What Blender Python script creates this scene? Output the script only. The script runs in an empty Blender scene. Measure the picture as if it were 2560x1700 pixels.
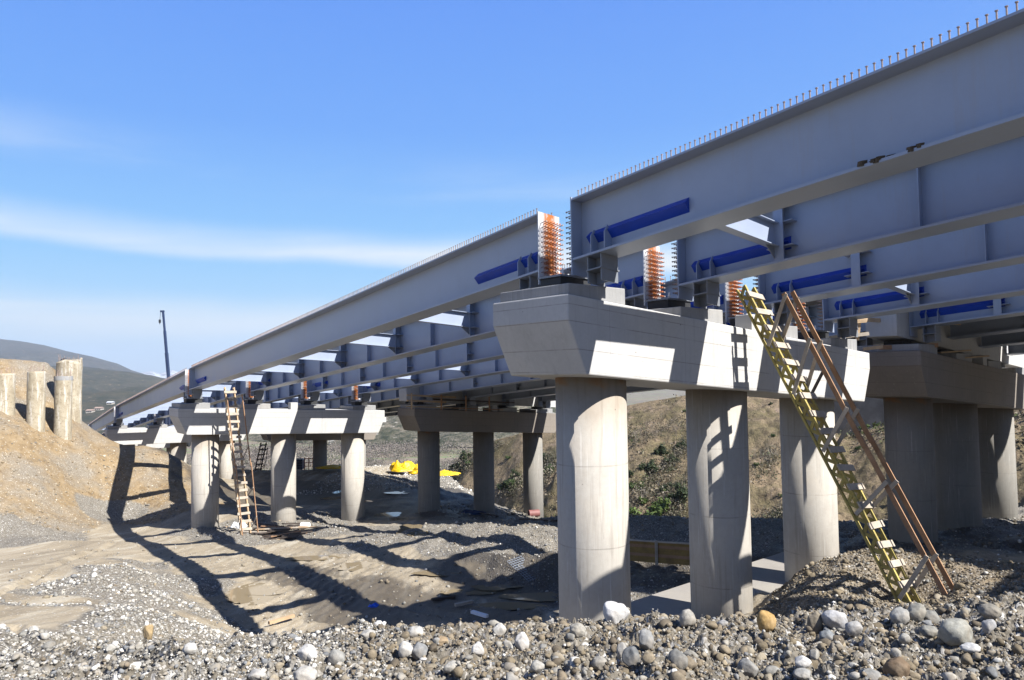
import bpy, math, random
import numpy as np
from mathutils import Vector, Matrix
random.seed(7); rng = np.random.default_rng(11)
sc = bpy.context.scene
C = sc.collection
R = math.radians

# ------------------------------------------------------------ camera, light, exposure
FPX, TH, RO = 1829.7, 0.048453, -0.013578
_F = np.array([0, math.cos(TH), math.sin(TH)]); _U = np.array([0, -math.sin(TH), math.cos(TH)]); _R = np.array([1., 0, 0])
R2 = math.cos(RO)*_R + math.sin(RO)*_U; U2 = -math.sin(RO)*_R + math.cos(RO)*_U
cam = bpy.data.cameras.new('camera'); cam.sensor_width = 36; cam.lens = FPX/2560*36
cam.clip_start = 0.1; cam.clip_end = 40000
co = bpy.data.objects.new('camera', cam); C.objects.link(co); sc.camera = co
co.matrix_world = Matrix(((R2[0], U2[0], -_F[0], 0), (R2[1], U2[1], -_F[1], 0), (R2[2], U2[2], -_F[2], 0), (0, 0, 0, 1)))
SUN_AZ, SUN_EL = -36.5, 44.0
sd = bpy.data.lights.new('sun', 'SUN'); sd.energy = 5.0; sd.angle = R(0.5); sd.color = (1.0, 0.965, 0.91)
so = bpy.data.objects.new('sun', sd); C.objects.link(so)
sv = Vector((math.cos(R(SUN_EL))*math.cos(R(SUN_AZ)), math.cos(R(SUN_EL))*math.sin(R(SUN_AZ)), math.sin(R(SUN_EL))))
so.rotation_euler = sv.to_track_quat('Z', 'Y').to_euler(); so.location = sv*60
w = bpy.data.worlds.new('World'); sc.world = w; w.use_nodes = True
wn, wl = w.node_tree.nodes, w.node_tree.links
bg = wn['Background']; bg.inputs[1].default_value = 0.098
sky = wn.new('ShaderNodeTexSky'); sky.sky_type = 'NISHITA'; sky.sun_disc = False
sky.sun_elevation = R(SUN_EL); sky.sun_rotation = R(90-SUN_AZ)
sky.altitude = 400; sky.air_density = 1.0; sky.dust_density = 0.35; sky.ozone_density = 2.2
tcw = wn.new('ShaderNodeTexCoord')
mp = wn.new('ShaderNodeMapping'); mp.inputs['Scale'].default_value = (1.0, 1.0, 10); mp.inputs['Rotation'].default_value = (0.0, 0.07, 0.0)
mp.inputs['Location'].default_value = (0.2, 0.4, 0.3)
wl.new(tcw.outputs['Generated'], mp.inputs[0])
n1 = wn.new('ShaderNodeTexNoise'); n1.inputs['Scale'].default_value = 1.6; n1.inputs['Detail'].default_value = 7; n1.inputs['Roughness'].default_value = .52; n1.inputs['Distortion'].default_value = .5
wl.new(mp.outputs[0], n1.inputs[0])
sx = wn.new('ShaderNodeSeparateXYZ'); wl.new(tcw.outputs['Generated'], sx.inputs[0])
def wmath(op, a, b=None):
    m_ = wn.new('ShaderNodeMath'); m_.operation = op
    for i_, v_ in enumerate((a, b)):
        if v_ is None: continue
        if isinstance(v_, (int, float)): m_.inputs[i_].default_value = v_
        else: wl.new(v_, m_.inputs[i_])
    return m_.outputs[0]
def wrange(v_, a, b, c=0., d=1.):
    m_ = wn.new('ShaderNodeMapRange'); m_.interpolation_type = 'SMOOTHSTEP'; wl.new(v_, m_.inputs[0])
    for i_, q_ in enumerate((a, b, c, d)): m_.inputs[i_+1].default_value = q_
    return m_.outputs[0]
big_ = wn.new('ShaderNodeTexNoise'); big_.inputs['Scale'].default_value = 2.2; big_.inputs['Detail'].default_value = 6; wl.new(tcw.outputs['Generated'], big_.inputs[0])
zw = wmath('ADD', wmath('ADD', sx.outputs['Z'], wmath('MULTIPLY', wmath('SUBTRACT', big_.outputs[0], .5), .05)), wmath('MULTIPLY', sx.outputs['X'], .045))
wisp = wrange(n1.outputs[0], .34, .66)
def bandw(c_, hw1, hw2): return wmath('MULTIPLY', wrange(zw, c_-hw1, c_, 0, 1), wrange(zw, c_, c_+hw2, 1, 0))
b1_ = wmath('MULTIPLY', bandw(.150, .020, .042), wmath('ADD', .42, wmath('MULTIPLY', wisp, .56)))
b2_ = wmath('MULTIPLY', bandw(.245, .03, .05), wmath('MULTIPLY', wisp, .26))
b3_ = wmath('MULTIPLY', bandw(.055, .06, .045), wmath('ADD', .15, wmath('MULTIPLY', wisp, .5)))
csum = wmath('MINIMUM', wmath('ADD', wmath('ADD', b1_, b2_), b3_), .95)
class _O: outputs = [csum]
mm = _O()
# the sky texture is pulled towards the clean spring blue of the photograph
grd = wn.new('ShaderNodeValToRGB'); wl.new(sx.outputs['Z'], grd.inputs[0]); ge = grd.color_ramp.elements
ge[0].position = 0.0; ge[0].color = (.66, .86, 1.10, 1); ge[1].position = 1.0; ge[1].color = (.035, .075, .22, 1)
for p_, c_ in ((.08, (.46, .77, 1.08)), (.17, (.29, .64, 1.08)), (.32, (.17, .44, 1.06)), (.47, (.135, .36, 1.03)), (.62, (.085, .19, .55))):
    e_ = ge.new(p_); e_.color = (*c_, 1)
sc4 = wn.new('ShaderNodeMix'); sc4.data_type = 'RGBA'; sc4.blend_type = 'MULTIPLY'; sc4.inputs[0].default_value = 1; wl.new(grd.outputs[0], sc4.inputs[6]); sc4.inputs[7].default_value = (4, 4, 4, 1)
mixs = wn.new('ShaderNodeMix'); mixs.data_type = 'RGBA'; mixs.inputs[0].default_value = .95; wl.new(sky.outputs[0], mixs.inputs[6]); wl.new(sc4.outputs[2], mixs.inputs[7])
mixc = wn.new('ShaderNodeMix'); mixc.data_type = 'RGBA'; wl.new(mm.outputs[0], mixc.inputs[0]); wl.new(mixs.outputs[2], mixc.inputs[6])
mixc.inputs[7].default_value = (4.0, 4.25, 4.5, 1)
hs = wn.new('ShaderNodeHueSaturation'); hs.inputs['Saturation'].default_value = 1.0; hs.inputs['Value'].default_value = 1.0
wl.new(mixc.outputs[2], hs.inputs['Color']); wl.new(hs.outputs[0], bg.inputs[0])
vs = sc.view_settings; vs.view_transform = 'Standard'; vs.look = 'None'; vs.exposure = 1.22; vs.gamma = 1; vs.use_curve_mapping = False
sc.cycles.max_bounces = 6; sc.cycles.diffuse_bounces = 2; sc.cycles.glossy_bounces = 3

def W(x, y, Z):
    """the point seen at pixel (x, y) of the 2560x1700 photograph, Z metres along the view axis"""
    return (_F + R2*(x-1280)/FPX + U2*(850-y)/FPX)*Z

# ------------------------------------------------------------ numpy noise
def _hash(ix, iy, seed):
    h = (ix.astype(np.int64)*374761393 + iy.astype(np.int64)*668265263 + seed*1274126177) & 0xFFFFFFFF
    h = ((h ^ (h >> 13))*1274126177) & 0xFFFFFFFF
    return ((h ^ (h >> 16)) & 0xFFFF)/65535.0
def vnoise(x, y, seed=0):
    ix = np.floor(x); iy = np.floor(y); fx = x-ix; fy = y-iy
    fx = fx*fx*(3-2*fx); fy = fy*fy*(3-2*fy)
    a = _hash(ix, iy, seed); b = _hash(ix+1, iy, seed); c = _hash(ix, iy+1, seed); d = _hash(ix+1, iy+1, seed)
    return (a*(1-fx)+b*fx)*(1-fy)+(c*(1-fx)+d*fx)*fy-.5
def fbm(x, y, f0, octs=5, seed=0, rough=.5):
    s = 0; a = 1.
    for o in range(octs):
        s = s + a*vnoise(x*f0, y*f0, seed+o*17); f0 *= 2.03; a *= rough
        x, y = x*.8-y*.6, x*.6+y*.8
    return s

# ------------------------------------------------------------ materials
def newmat(name):
    m = bpy.data.materials.new(name); m.use_nodes = True
    nt = m.node_tree; return m, nt.nodes, nt.links, nt.nodes['Principled BSDF']
def coords(N, L, kind='Object', scale=(1, 1, 1)):
    t = N.new('ShaderNodeTexCoord'); mpn = N.new('ShaderNodeMapping'); mpn.inputs['Scale'].default_value = scale
    L.new(t.outputs[kind], mpn.inputs[0]); return mpn.outputs[0]
def noise(N, L, vec, scale, detail=4, rough=.55, dist=0.):
    n = N.new('ShaderNodeTexNoise'); n.inputs['Scale'].default_value = scale; n.inputs['Detail'].default_value = detail
    n.inputs['Roughness'].default_value = rough; n.inputs['Distortion'].default_value = dist
    if vec is not None: L.new(vec, n.inputs['Vector'])
    return n.outputs['Fac']
def ramp(N, L, fac, stops):
    r = N.new('ShaderNodeValToRGB'); L.new(fac, r.inputs[0]); el = r.color_ramp.elements
    while len(el) > 1: el.remove(el[-1])
    el[0].position = stops[0][0]; el[0].color = (*stops[0][1], 1)
    for p, c in stops[1:]:
        e = el.new(p); e.color = (*c, 1)
    return r.outputs[0]
def mixcol(N, L, fac, a, b, mode='MIX'):
    m = N.new('ShaderNodeMix'); m.data_type = 'RGBA'; m.blend_type = mode
    for i, v in ((0, fac), (6, a), (7, b)):
        if isinstance(v, (int, float)): m.inputs[i].default_value = v
        elif isinstance(v, tuple): m.inputs[i].default_value = (*v, 1)
        else: L.new(v, m.inputs[i])
    return m.outputs[2]
def mrange(N, L, v, a, b, c=0., d=1., smooth=False):
    m = N.new('ShaderNodeMapRange'); L.new(v, m.inputs[0])
    for i, x in enumerate((a, b, c, d)): m.inputs[i+1].default_value = x
    if smooth: m.interpolation_type = 'SMOOTHSTEP'
    return m.outputs[0]
def math_(N, L, op, a, b=None, c=None):
    m = N.new('ShaderNodeMath'); m.operation = op
    for i, v in enumerate((a, b, c)):
        if v is None: continue
        if isinstance(v, (int, float)): m.inputs[i].default_value = v
        else: L.new(v, m.inputs[i])
    return m.outputs[0]
def bump(N, L, bs, h, strength=.3, dist=.02):
    b = N.new('ShaderNodeBump'); b.inputs['Strength'].default_value = strength; b.inputs['Distance'].default_value = dist
    L.new(h, b.inputs['Height']); L.new(b.outputs[0], bs.inputs['Normal'])
def simple(name, col, rough=.7, var=.15, scale=6, metal=0., bumpv=.2, stretch=(1, 1, 1)):
    m, N, L, b = newmat(name)
    v = coords(N, L, 'Object', stretch)
    n = noise(N, L, v, scale, 5)
    lo = tuple(c*(1-var) for c in col); hi = tuple(min(1, c*(1+var)) for c in col)
    L.new(ramp(N, L, n, [(.3, lo), (.7, hi)]), b.inputs['Base Color'])
    b.inputs['Roughness'].default_value = rough; b.inputs['Metallic'].default_value = metal
    if bumpv: bump(N, L, b, noise(N, L, v, scale*4, 4), bumpv, .01)
    return m

M = {}
def concrete(name, base, warm, streak=1., ring=None, lines=None, shear=0., hl=(), top=False):
    m, N, L, b = newmat(name)
    v = coords(N, L); sep = N.new('ShaderNodeSeparateXYZ'); L.new(v, sep.inputs[0])
    big = noise(N, L, v, .55, 6, .6); fine = noise(N, L, v, 9, 6, .65)
    vs_ = coords(N, L, 'Object', (5.5, 5.5, .35)); st = noise(N, L, vs_, 1.6, 6, .62)
    col = ramp(N, L, big, [(.3, tuple(c*.86 for c in base)), (.5, base), (.72, warm)])
    col = mixcol(N, L, mrange(N, L, st, .52, .8, 0, .62*streak), col, tuple(c*.52 for c in warm))
    st2 = noise(N, L, coords(N, L, 'Object', (13, 13, .5)), 1.3, 4, .6)
    col = mixcol(N, L, mrange(N, L, st2, .6, .82, 0, .5*streak), col, (.66, .64, .6))
    col = mixcol(N, L, mrange(N, L, fine, .35, .75, 0, .22), col, tuple(c*.6 for c in base))
    dk = noise(N, L, coords(N, L, 'Object', (7, 7, .55)), 1.9, 6, .7)
    col = mixcol(N, L, mrange(N, L, dk, .66, .74, 0, .5*streak), col, tuple(c*.38 for c in base))
    bl = noise(N, L, v, 1.7, 7, .7); col = mixcol(N, L, mrange(N, L, bl, .56, .72, 0, .35), col, tuple(c*.68 for c in warm))
    pv = N.new('ShaderNodeTexVoronoi'); pv.inputs['Scale'].default_value = 3.1; L.new(v, pv.inputs['Vector'])
    pit = mrange(N, L, pv.outputs['Distance'], .035, .06, 1, 0)
    pv3 = noise(N, L, v, 2.2, 2); pitm = math_(N, L, 'MULTIPLY', pit, mrange(N, L, pv3, .45, .6))
    col = mixcol(N, L, math_(N, L, 'MULTIPLY', pitm, .75), col, (.07, .055, .045))
    h = fine
    if ring:   # casting joints at fixed heights
        for zz in ring:
            wv = math_(N, L, 'ADD', sep.outputs['Z'], math_(N, L, 'MULTIPLY', noise(N, L, v, .8, 3), .05))
            dd = math_(N, L, 'ABSOLUTE', math_(N, L, 'SUBTRACT', wv, zz+.025))
            ln = math_(N, L, 'MULTIPLY', mrange(N, L, dd, .004, .018, 1, 0), mrange(N, L, noise(N, L, v, 2.5, 3), .35, .6))
            col = mixcol(N, L, math_(N, L, 'MULTIPLY', ln, .45), col, (.09, .08, .07))
    if lines:  # formwork joints: vertical board lines every lines[0], a horizontal one at each of lines[1:]
        fr = math_(N, L, 'FRACT', math_(N, L, 'MULTIPLY', sep.outputs['X'], 1./lines[0]))
        dd = math_(N, L, 'ABSOLUTE', math_(N, L, 'SUBTRACT', fr, .5))
        ln = math_(N, L, 'MULTIPLY', mrange(N, L, dd, .002, .007, 1, 0), mrange(N, L, noise(N, L, v, 1.5, 3), .4, .62))
        col = mixcol(N, L, math_(N, L, 'MULTIPLY', ln, .4), col, (.1, .09, .08))
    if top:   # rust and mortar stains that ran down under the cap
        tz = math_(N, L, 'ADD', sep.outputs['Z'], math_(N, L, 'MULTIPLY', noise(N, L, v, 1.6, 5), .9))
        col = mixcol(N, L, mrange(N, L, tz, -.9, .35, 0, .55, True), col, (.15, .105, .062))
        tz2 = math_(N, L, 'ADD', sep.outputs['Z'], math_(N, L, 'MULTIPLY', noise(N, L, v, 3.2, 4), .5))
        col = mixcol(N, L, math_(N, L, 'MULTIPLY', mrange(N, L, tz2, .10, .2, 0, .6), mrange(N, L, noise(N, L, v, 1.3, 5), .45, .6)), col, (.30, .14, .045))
    if hl:
        hz_ = math_(N, L, 'SUBTRACT', sep.outputs['Z'], math_(N, L, 'MULTIPLY', sep.outputs['X'], shear))
        for zz in hl:
            dd = math_(N, L, 'ABSOLUTE', math_(N, L, 'SUBTRACT', hz_, zz))
            ln = math_(N, L, 'MULTIPLY', mrange(N, L, dd, .003, .014, 1, 0), mrange(N, L, noise(N, L, v, 1.1, 4), .38, .55))
            col = mixcol(N, L, math_(N, L, 'MULTIPLY', ln, .42), col, (.07, .055, .04))
    L.new(col, b.inputs['Base Color']); b.inputs['Roughness'].default_value = .86
    bump(N, L, b, h, .25, .015)
    return m
M['cap'] = concrete('pier_cap_concrete', (.43, .425, .415), (.45, .435, .405), .5, lines=(1.22,))
CAPM = {}
def cap_mat(be, dark=False):  # dark: rear caps, brown staining plus deck shade put into the base colour
    k = (round(be, 3), dark)
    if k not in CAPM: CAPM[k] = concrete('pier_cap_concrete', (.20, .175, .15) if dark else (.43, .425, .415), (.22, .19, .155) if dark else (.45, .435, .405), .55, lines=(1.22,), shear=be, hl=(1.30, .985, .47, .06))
    return CAPM[k]
M['column'] = concrete('column_concrete', (.375, .35, .31), (.40, .355, .295), 1.35, ring=(-1.75, -3.4, -5.1), top=True)
M['column_dark'] = concrete('shaded_column_concrete', (.20, .19, .17), (.23, .205, .17), 1., ring=(-1.75, -3.4, -5.1), top=True)  # rear columns: darker copy, shade under the deck put into the colour
M['pedestal'] = concrete('pedestal_concrete', (.27, .27, .27), (.34, .325, .30), 1.4)
M['slab'] = concrete('slab_concrete', (.27, .25, .225), (.31, .285, .24), .3)
def pile_mat():
    m, N, L, b = newmat('bored_pile_concrete'); v = coords(N, L); n = noise(N, L, v, 1.1, 8, .68); f = noise(N, L, v, 7, 6, .75)
    col = ramp(N, L, n, [(.3, (.25, .21, .15)), (.48, (.33, .285, .205)), (.66, (.40, .355, .27))])
    st = noise(N, L, coords(N, L, 'Object', (2.6, 2.6, .22)), 1.5, 6, .7)
    col = mixcol(N, L, mrange(N, L, st, .53, .60, 0, .85), col, (.52, .49, .43))
    col = mixcol(N, L, mrange(N, L, f, .53, .62, 0, .55), col, (.13, .095, .06))
    L.new(col, b.inputs['Base Color']); b.inputs['Roughness'].default_value = .95; bump(N, L, b, math_(N, L, 'ADD', n, f), .8, .05); return m
M['pile'] = pile_mat()

def steel(name, base, rustamt=0.):
    m, N, L, b = newmat(name)
    v = coords(N, L); n = noise(N, L, v, .7, 6, .6); f = noise(N, L, v, 14, 4, .6)
    col = ramp(N, L, n, [(.3, tuple(c*.9 for c in base)), (.7, tuple(c*1.06 for c in base))])
    sc_ = noise(N, L, coords(N, L, 'Object', (1, 1, 2.4)), 3.2, 7, .7)
    col = mixcol(N, L, mrange(N, L, sc_, .66, .78, 0, .35), col, (.33, .27, .2))
    run_ = noise(N, L, coords(N, L, 'Object', (4.5, 4.5, .35)), 1.4, 6, .7)
    col = mixcol(N, L, mrange(N, L, run_, .56, .74, 0, .28), col, (.30, .27, .235))
    ch = noise(N, L, v, 21, 3, .7); col = mixcol(N, L, mrange(N, L, ch, .73, .76, 0, .5), col, (.12, .08, .06))
    if rustamt:
        rn = noise(N, L, v, 5.5, 6, .75); sp_ = N.new('ShaderNodeSeparateXYZ'); L.new(v, sp_.inputs[0])
        cy = math_(N, L, 'ABSOLUTE', math_(N, L, 'ADD', sp_.outputs['Y'], .31))
        msk = math_(N, L, 'MULTIPLY', mrange(N, L, math_(N, L, 'ADD', cy, math_(N, L, 'MULTIPLY', rn, .12)), .17, .27, 1, 0), mrange(N, L, rn, .3, .5))
        msk = math_(N, L, 'MULTIPLY', msk, mrange(N, L, sp_.outputs['X'], .4, .1, 0, 1))
        col = mixcol(N, L, msk, col, (.36, .12, .025))
    L.new(col, b.inputs['Base Color']); b.inputs['Roughness'].default_value = .42
    L.new(mrange(N, L, n, .3, .7, .30, .46), b.inputs['Roughness'])
    b.inputs['Specular IOR Level'].default_value = .5
    bump(N, L, b, math_(N, L, 'ADD', math_(N, L, 'MULTIPLY', n, 6.), math_(N, L, 'MULTIPLY', f, .12)), .14, .012)
    return m
M['paint'] = steel('blue_grey_steel_paint', (.28, .325, .42))
M['paint_rusty'] = steel('rust_stained_steel_paint', (.50, .51, .53), .15)
M['bracket'] = steel('grey_bracket_paint', (.19, .205, .23))
M['blue'] = simple('deep_blue_paint', (.006, .045, .36), .42, .12, 2.2, bumpv=.05)
M['rust'] = simple('rusty_stud_steel', (.34, .10, .03), .8, .45, 14)
M['studgrey'] = simple('weathered_stud_steel', (.27, .20, .17), .6, .4, 9)
M['black'] = simple('black_bearing_rubber', (.018, .019, .021), .6, .3, 3)
M['bolt'] = simple('galvanised_bolt', (.62, .63, .64), .5, .1, 9)
M['rock_w'] = None
def wood(name, base, dark):
    m, N, L, b = newmat(name)
    v = coords(N, L, 'Object', (1, 1, 1)); n = noise(N, L, v, 2.2, 6, .6, .4)
    g = noise(N, L, coords(N, L, 'Object', (1.5, 28, 28)), 1.5, 5, .6)
    col = ramp(N, L, n, [(.3, dark), (.6, base), (.8, tuple(min(1, c*1.25) for c in base))])
    col = mixcol(N, L, mrange(N, L, g, .45, .7, 0, .5), col, tuple(c*.55 for c in base))
    L.new(col, b.inputs['Base Color']); b.inputs['Roughness'].default_value = .75
    bump(N, L, b, g, .25, .01)
    return m
M['wood_new'] = wood('pale_pine', (.46, .33, .20), (.32, .22, .13))
M['wood_rail'] = wood('reddish_pine', (.33, .19, .105), (.21, .115, .06))
M['wood_grey'] = wood('weathered_step_board', (.42, .36, .29), (.27, .235, .19))
M['wood_yellow'] = wood('yellow_lacquered_wood', (.40, .325, .095), (.22, .17, .055))
M['panel_wood'] = wood('dull_yellow_panel_wood', (.27, .17, .045), (.15, .09, .03))
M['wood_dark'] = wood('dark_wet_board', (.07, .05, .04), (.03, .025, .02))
M['tarp'] = simple('yellow_tarpaulin', (.62, .40, .01), .5, .25, 2.5, bumpv=.8)
M['bluep'] = simple('blue_plastic', (.01, .10, .62), .35, .1, 2)
M['white_p'] = simple('white_plastic', (.75, .76, .78), .5, .08, 3)
M['pinkp'] = simple('faded_pink_pipe', (.20, .08, .075), .6, .15, 3)
M['crane'] = simple('dark_blue_crane_paint', (.02, .035, .085), .4, .15, .2)
M['wire'] = simple('zinc_mesh_wire', (.22, .25, .30), .45, .1, 4)
M['redbar'] = simple('orange_primer_steel', (.48, .14, .05), .7, .2, 3)

# ------------------------------------------------------------ mesh helpers
class MB:
    def __init__(s): s.v = []; s.f = []; s.sm = False
    def poly(s, vs, fs):
        o = len(s.v); s.v += [tuple(map(float, p)) for p in vs]; s.f += [tuple(i+o for i in f) for f in fs]
    def prism(s, A, B, closed=True):
        """loft between two equal polygons A and B (lists of 3-D points)"""
        n = len(A); fs = [(i, (i+1) % n, n+(i+1) % n, n+i) for i in range(n)]
        fs += [tuple(range(n))[::-1], tuple(range(n, 2*n))]
        s.poly(list(A)+list(B), fs)
    def box(s, c, ax, ay, az):
        """box centred at c with half-axis vectors"""
        c, ax, ay, az = map(np.array, (c, ax, ay, az))
        A = [c-ax-ay-az, c-ax+ay-az, c-ax+ay+az, c-ax-ay+az]; s.prism(A, [p+2*ax for p in A])
    def bar(s, a, b, w_, h_, side=None):
        """rectangular bar from a to b; w_ across (side direction), h_ the other way"""
        a = np.array(a, float); b = np.array(b, float); d = (b-a); d /= np.linalg.norm(d)
        if side is None: side = np.cross(d, (0, 0, 1)) if abs(d[2]) < .95 else np.array((1., 0, 0))
        side = np.array(side, float); side -= d*(side@d); side /= np.linalg.norm(side); up = np.cross(side, d)
        A = [a+side*x*w_/2+up*y*h_/2 for x, y in ((-1, -1), (1, -1), (1, 1), (-1, 1))]
        s.prism(A, [p+(b-a) for p in A])
    def tube(s, a, b, r1, r2=None, n=8):
        a = np.array(a, float); b = np.array(b, float); r2 = r1 if r2 is None else r2
        d = (b-a)/np.linalg.norm(b-a); q = np.array((1., 0, 0)) if abs(d[0]) < .8 else np.array((0, 1., 0))
        u = np.cross(d, q); u /= np.linalg.norm(u); v_ = np.cross(d, u)
        A = [a+(u*math.cos(t)+v_*math.sin(t))*r1 for t in np.arange(n)*2*math.pi/n]
        B = [b+(u*math.cos(t)+v_*math.sin(t))*r2 for t in np.arange(n)*2*math.pi/n]
        s.prism(A, B)
def inv_of(parent):
    mats = []
    p = parent
    mtx = Matrix.Identity(4)
    while p is not None:
        mtx = (Matrix.Translation(p.location) @ p.rotation_euler.to_matrix().to_4x4()) @ mtx; p = p.parent
    return mtx.inverted()
def link_mesh(name, me, mat, parent=None, smooth=False):
    if mat is not None: me.materials.append(mat)
    o = bpy.data.objects.new(name, me); C.objects.link(o)
    if parent is not None: o.parent = parent
    if smooth:
        for p in me.polygons: p.use_smooth = True
    return o
def part(name, mb, mat, parent=None, smooth=False, local=False, bevel=0., loc=None):
    """one mesh object; mb holds world coordinates unless local"""
    V = np.array(mb.v, float)
    if parent is not None and not local:
        I = np.array(inv_of(parent)); V = V @ I[:3, :3].T + I[:3, 3]
    if parent is None and loc is not None: V = V-np.array(loc)
    me = bpy.data.meshes.new(name); me.from_pydata(V.tolist(), [], mb.f); me.update()
    o = link_mesh(name, me, mat, parent, smooth)
    if parent is None and loc is not None: o.location = loc
    if bevel:
        bv = o.modifiers.new('bevel', 'BEVEL'); bv.width = bevel; bv.segments = 2; bv.limit_method = 'ANGLE'
    return o
def tag(o, label=None, cat=None, group=None, kind=None):
    if label: o['label'] = label
    if cat: o['category'] = cat
    if group: o['group'] = group
    if kind: o['kind'] = kind
    return o
def thing(name, loc, rz=0., label=None, cat=None, group=None):
    o = bpy.data.objects.new(name, None); C.objects.link(o); o.location = loc; o.rotation_euler = (0, 0, rz)
    o.empty_display_size = .3
    return tag(o, label, cat, group)
def kids(o): return [x for x in bpy.data.objects if x.parent == o]
def np_mesh(name, V, Fq, mat, smooth=False, cols=None, cname='col'):
    """mesh from numpy arrays (faces all with the same number of corners)"""
    me = bpy.data.meshes.new(name); k = Fq.shape[1]
    me.vertices.add(len(V)); me.vertices.foreach_set('co', V.astype(np.float32).ravel())
    me.loops.add(Fq.size); me.loops.foreach_set('vertex_index', Fq.astype(np.int32).ravel())
    me.polygons.add(len(Fq)); me.polygons.foreach_set('loop_start', (np.arange(len(Fq))*k).astype(np.int32))
    if smooth: me.polygons.foreach_set('use_smooth', np.ones(len(Fq), bool))
    if cols is not None:
        a = me.color_attributes.new(cname, 'FLOAT_COLOR', 'POINT')
        a.data.foreach_set('color', np.hstack([cols, np.ones((len(cols), 1))]).astype(np.float32).ravel())
    me.update(calc_edges=True); me.validate()
    me.materials.append(mat)
    return me
def fan(vals, i): return vals[i % len(vals)]

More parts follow.
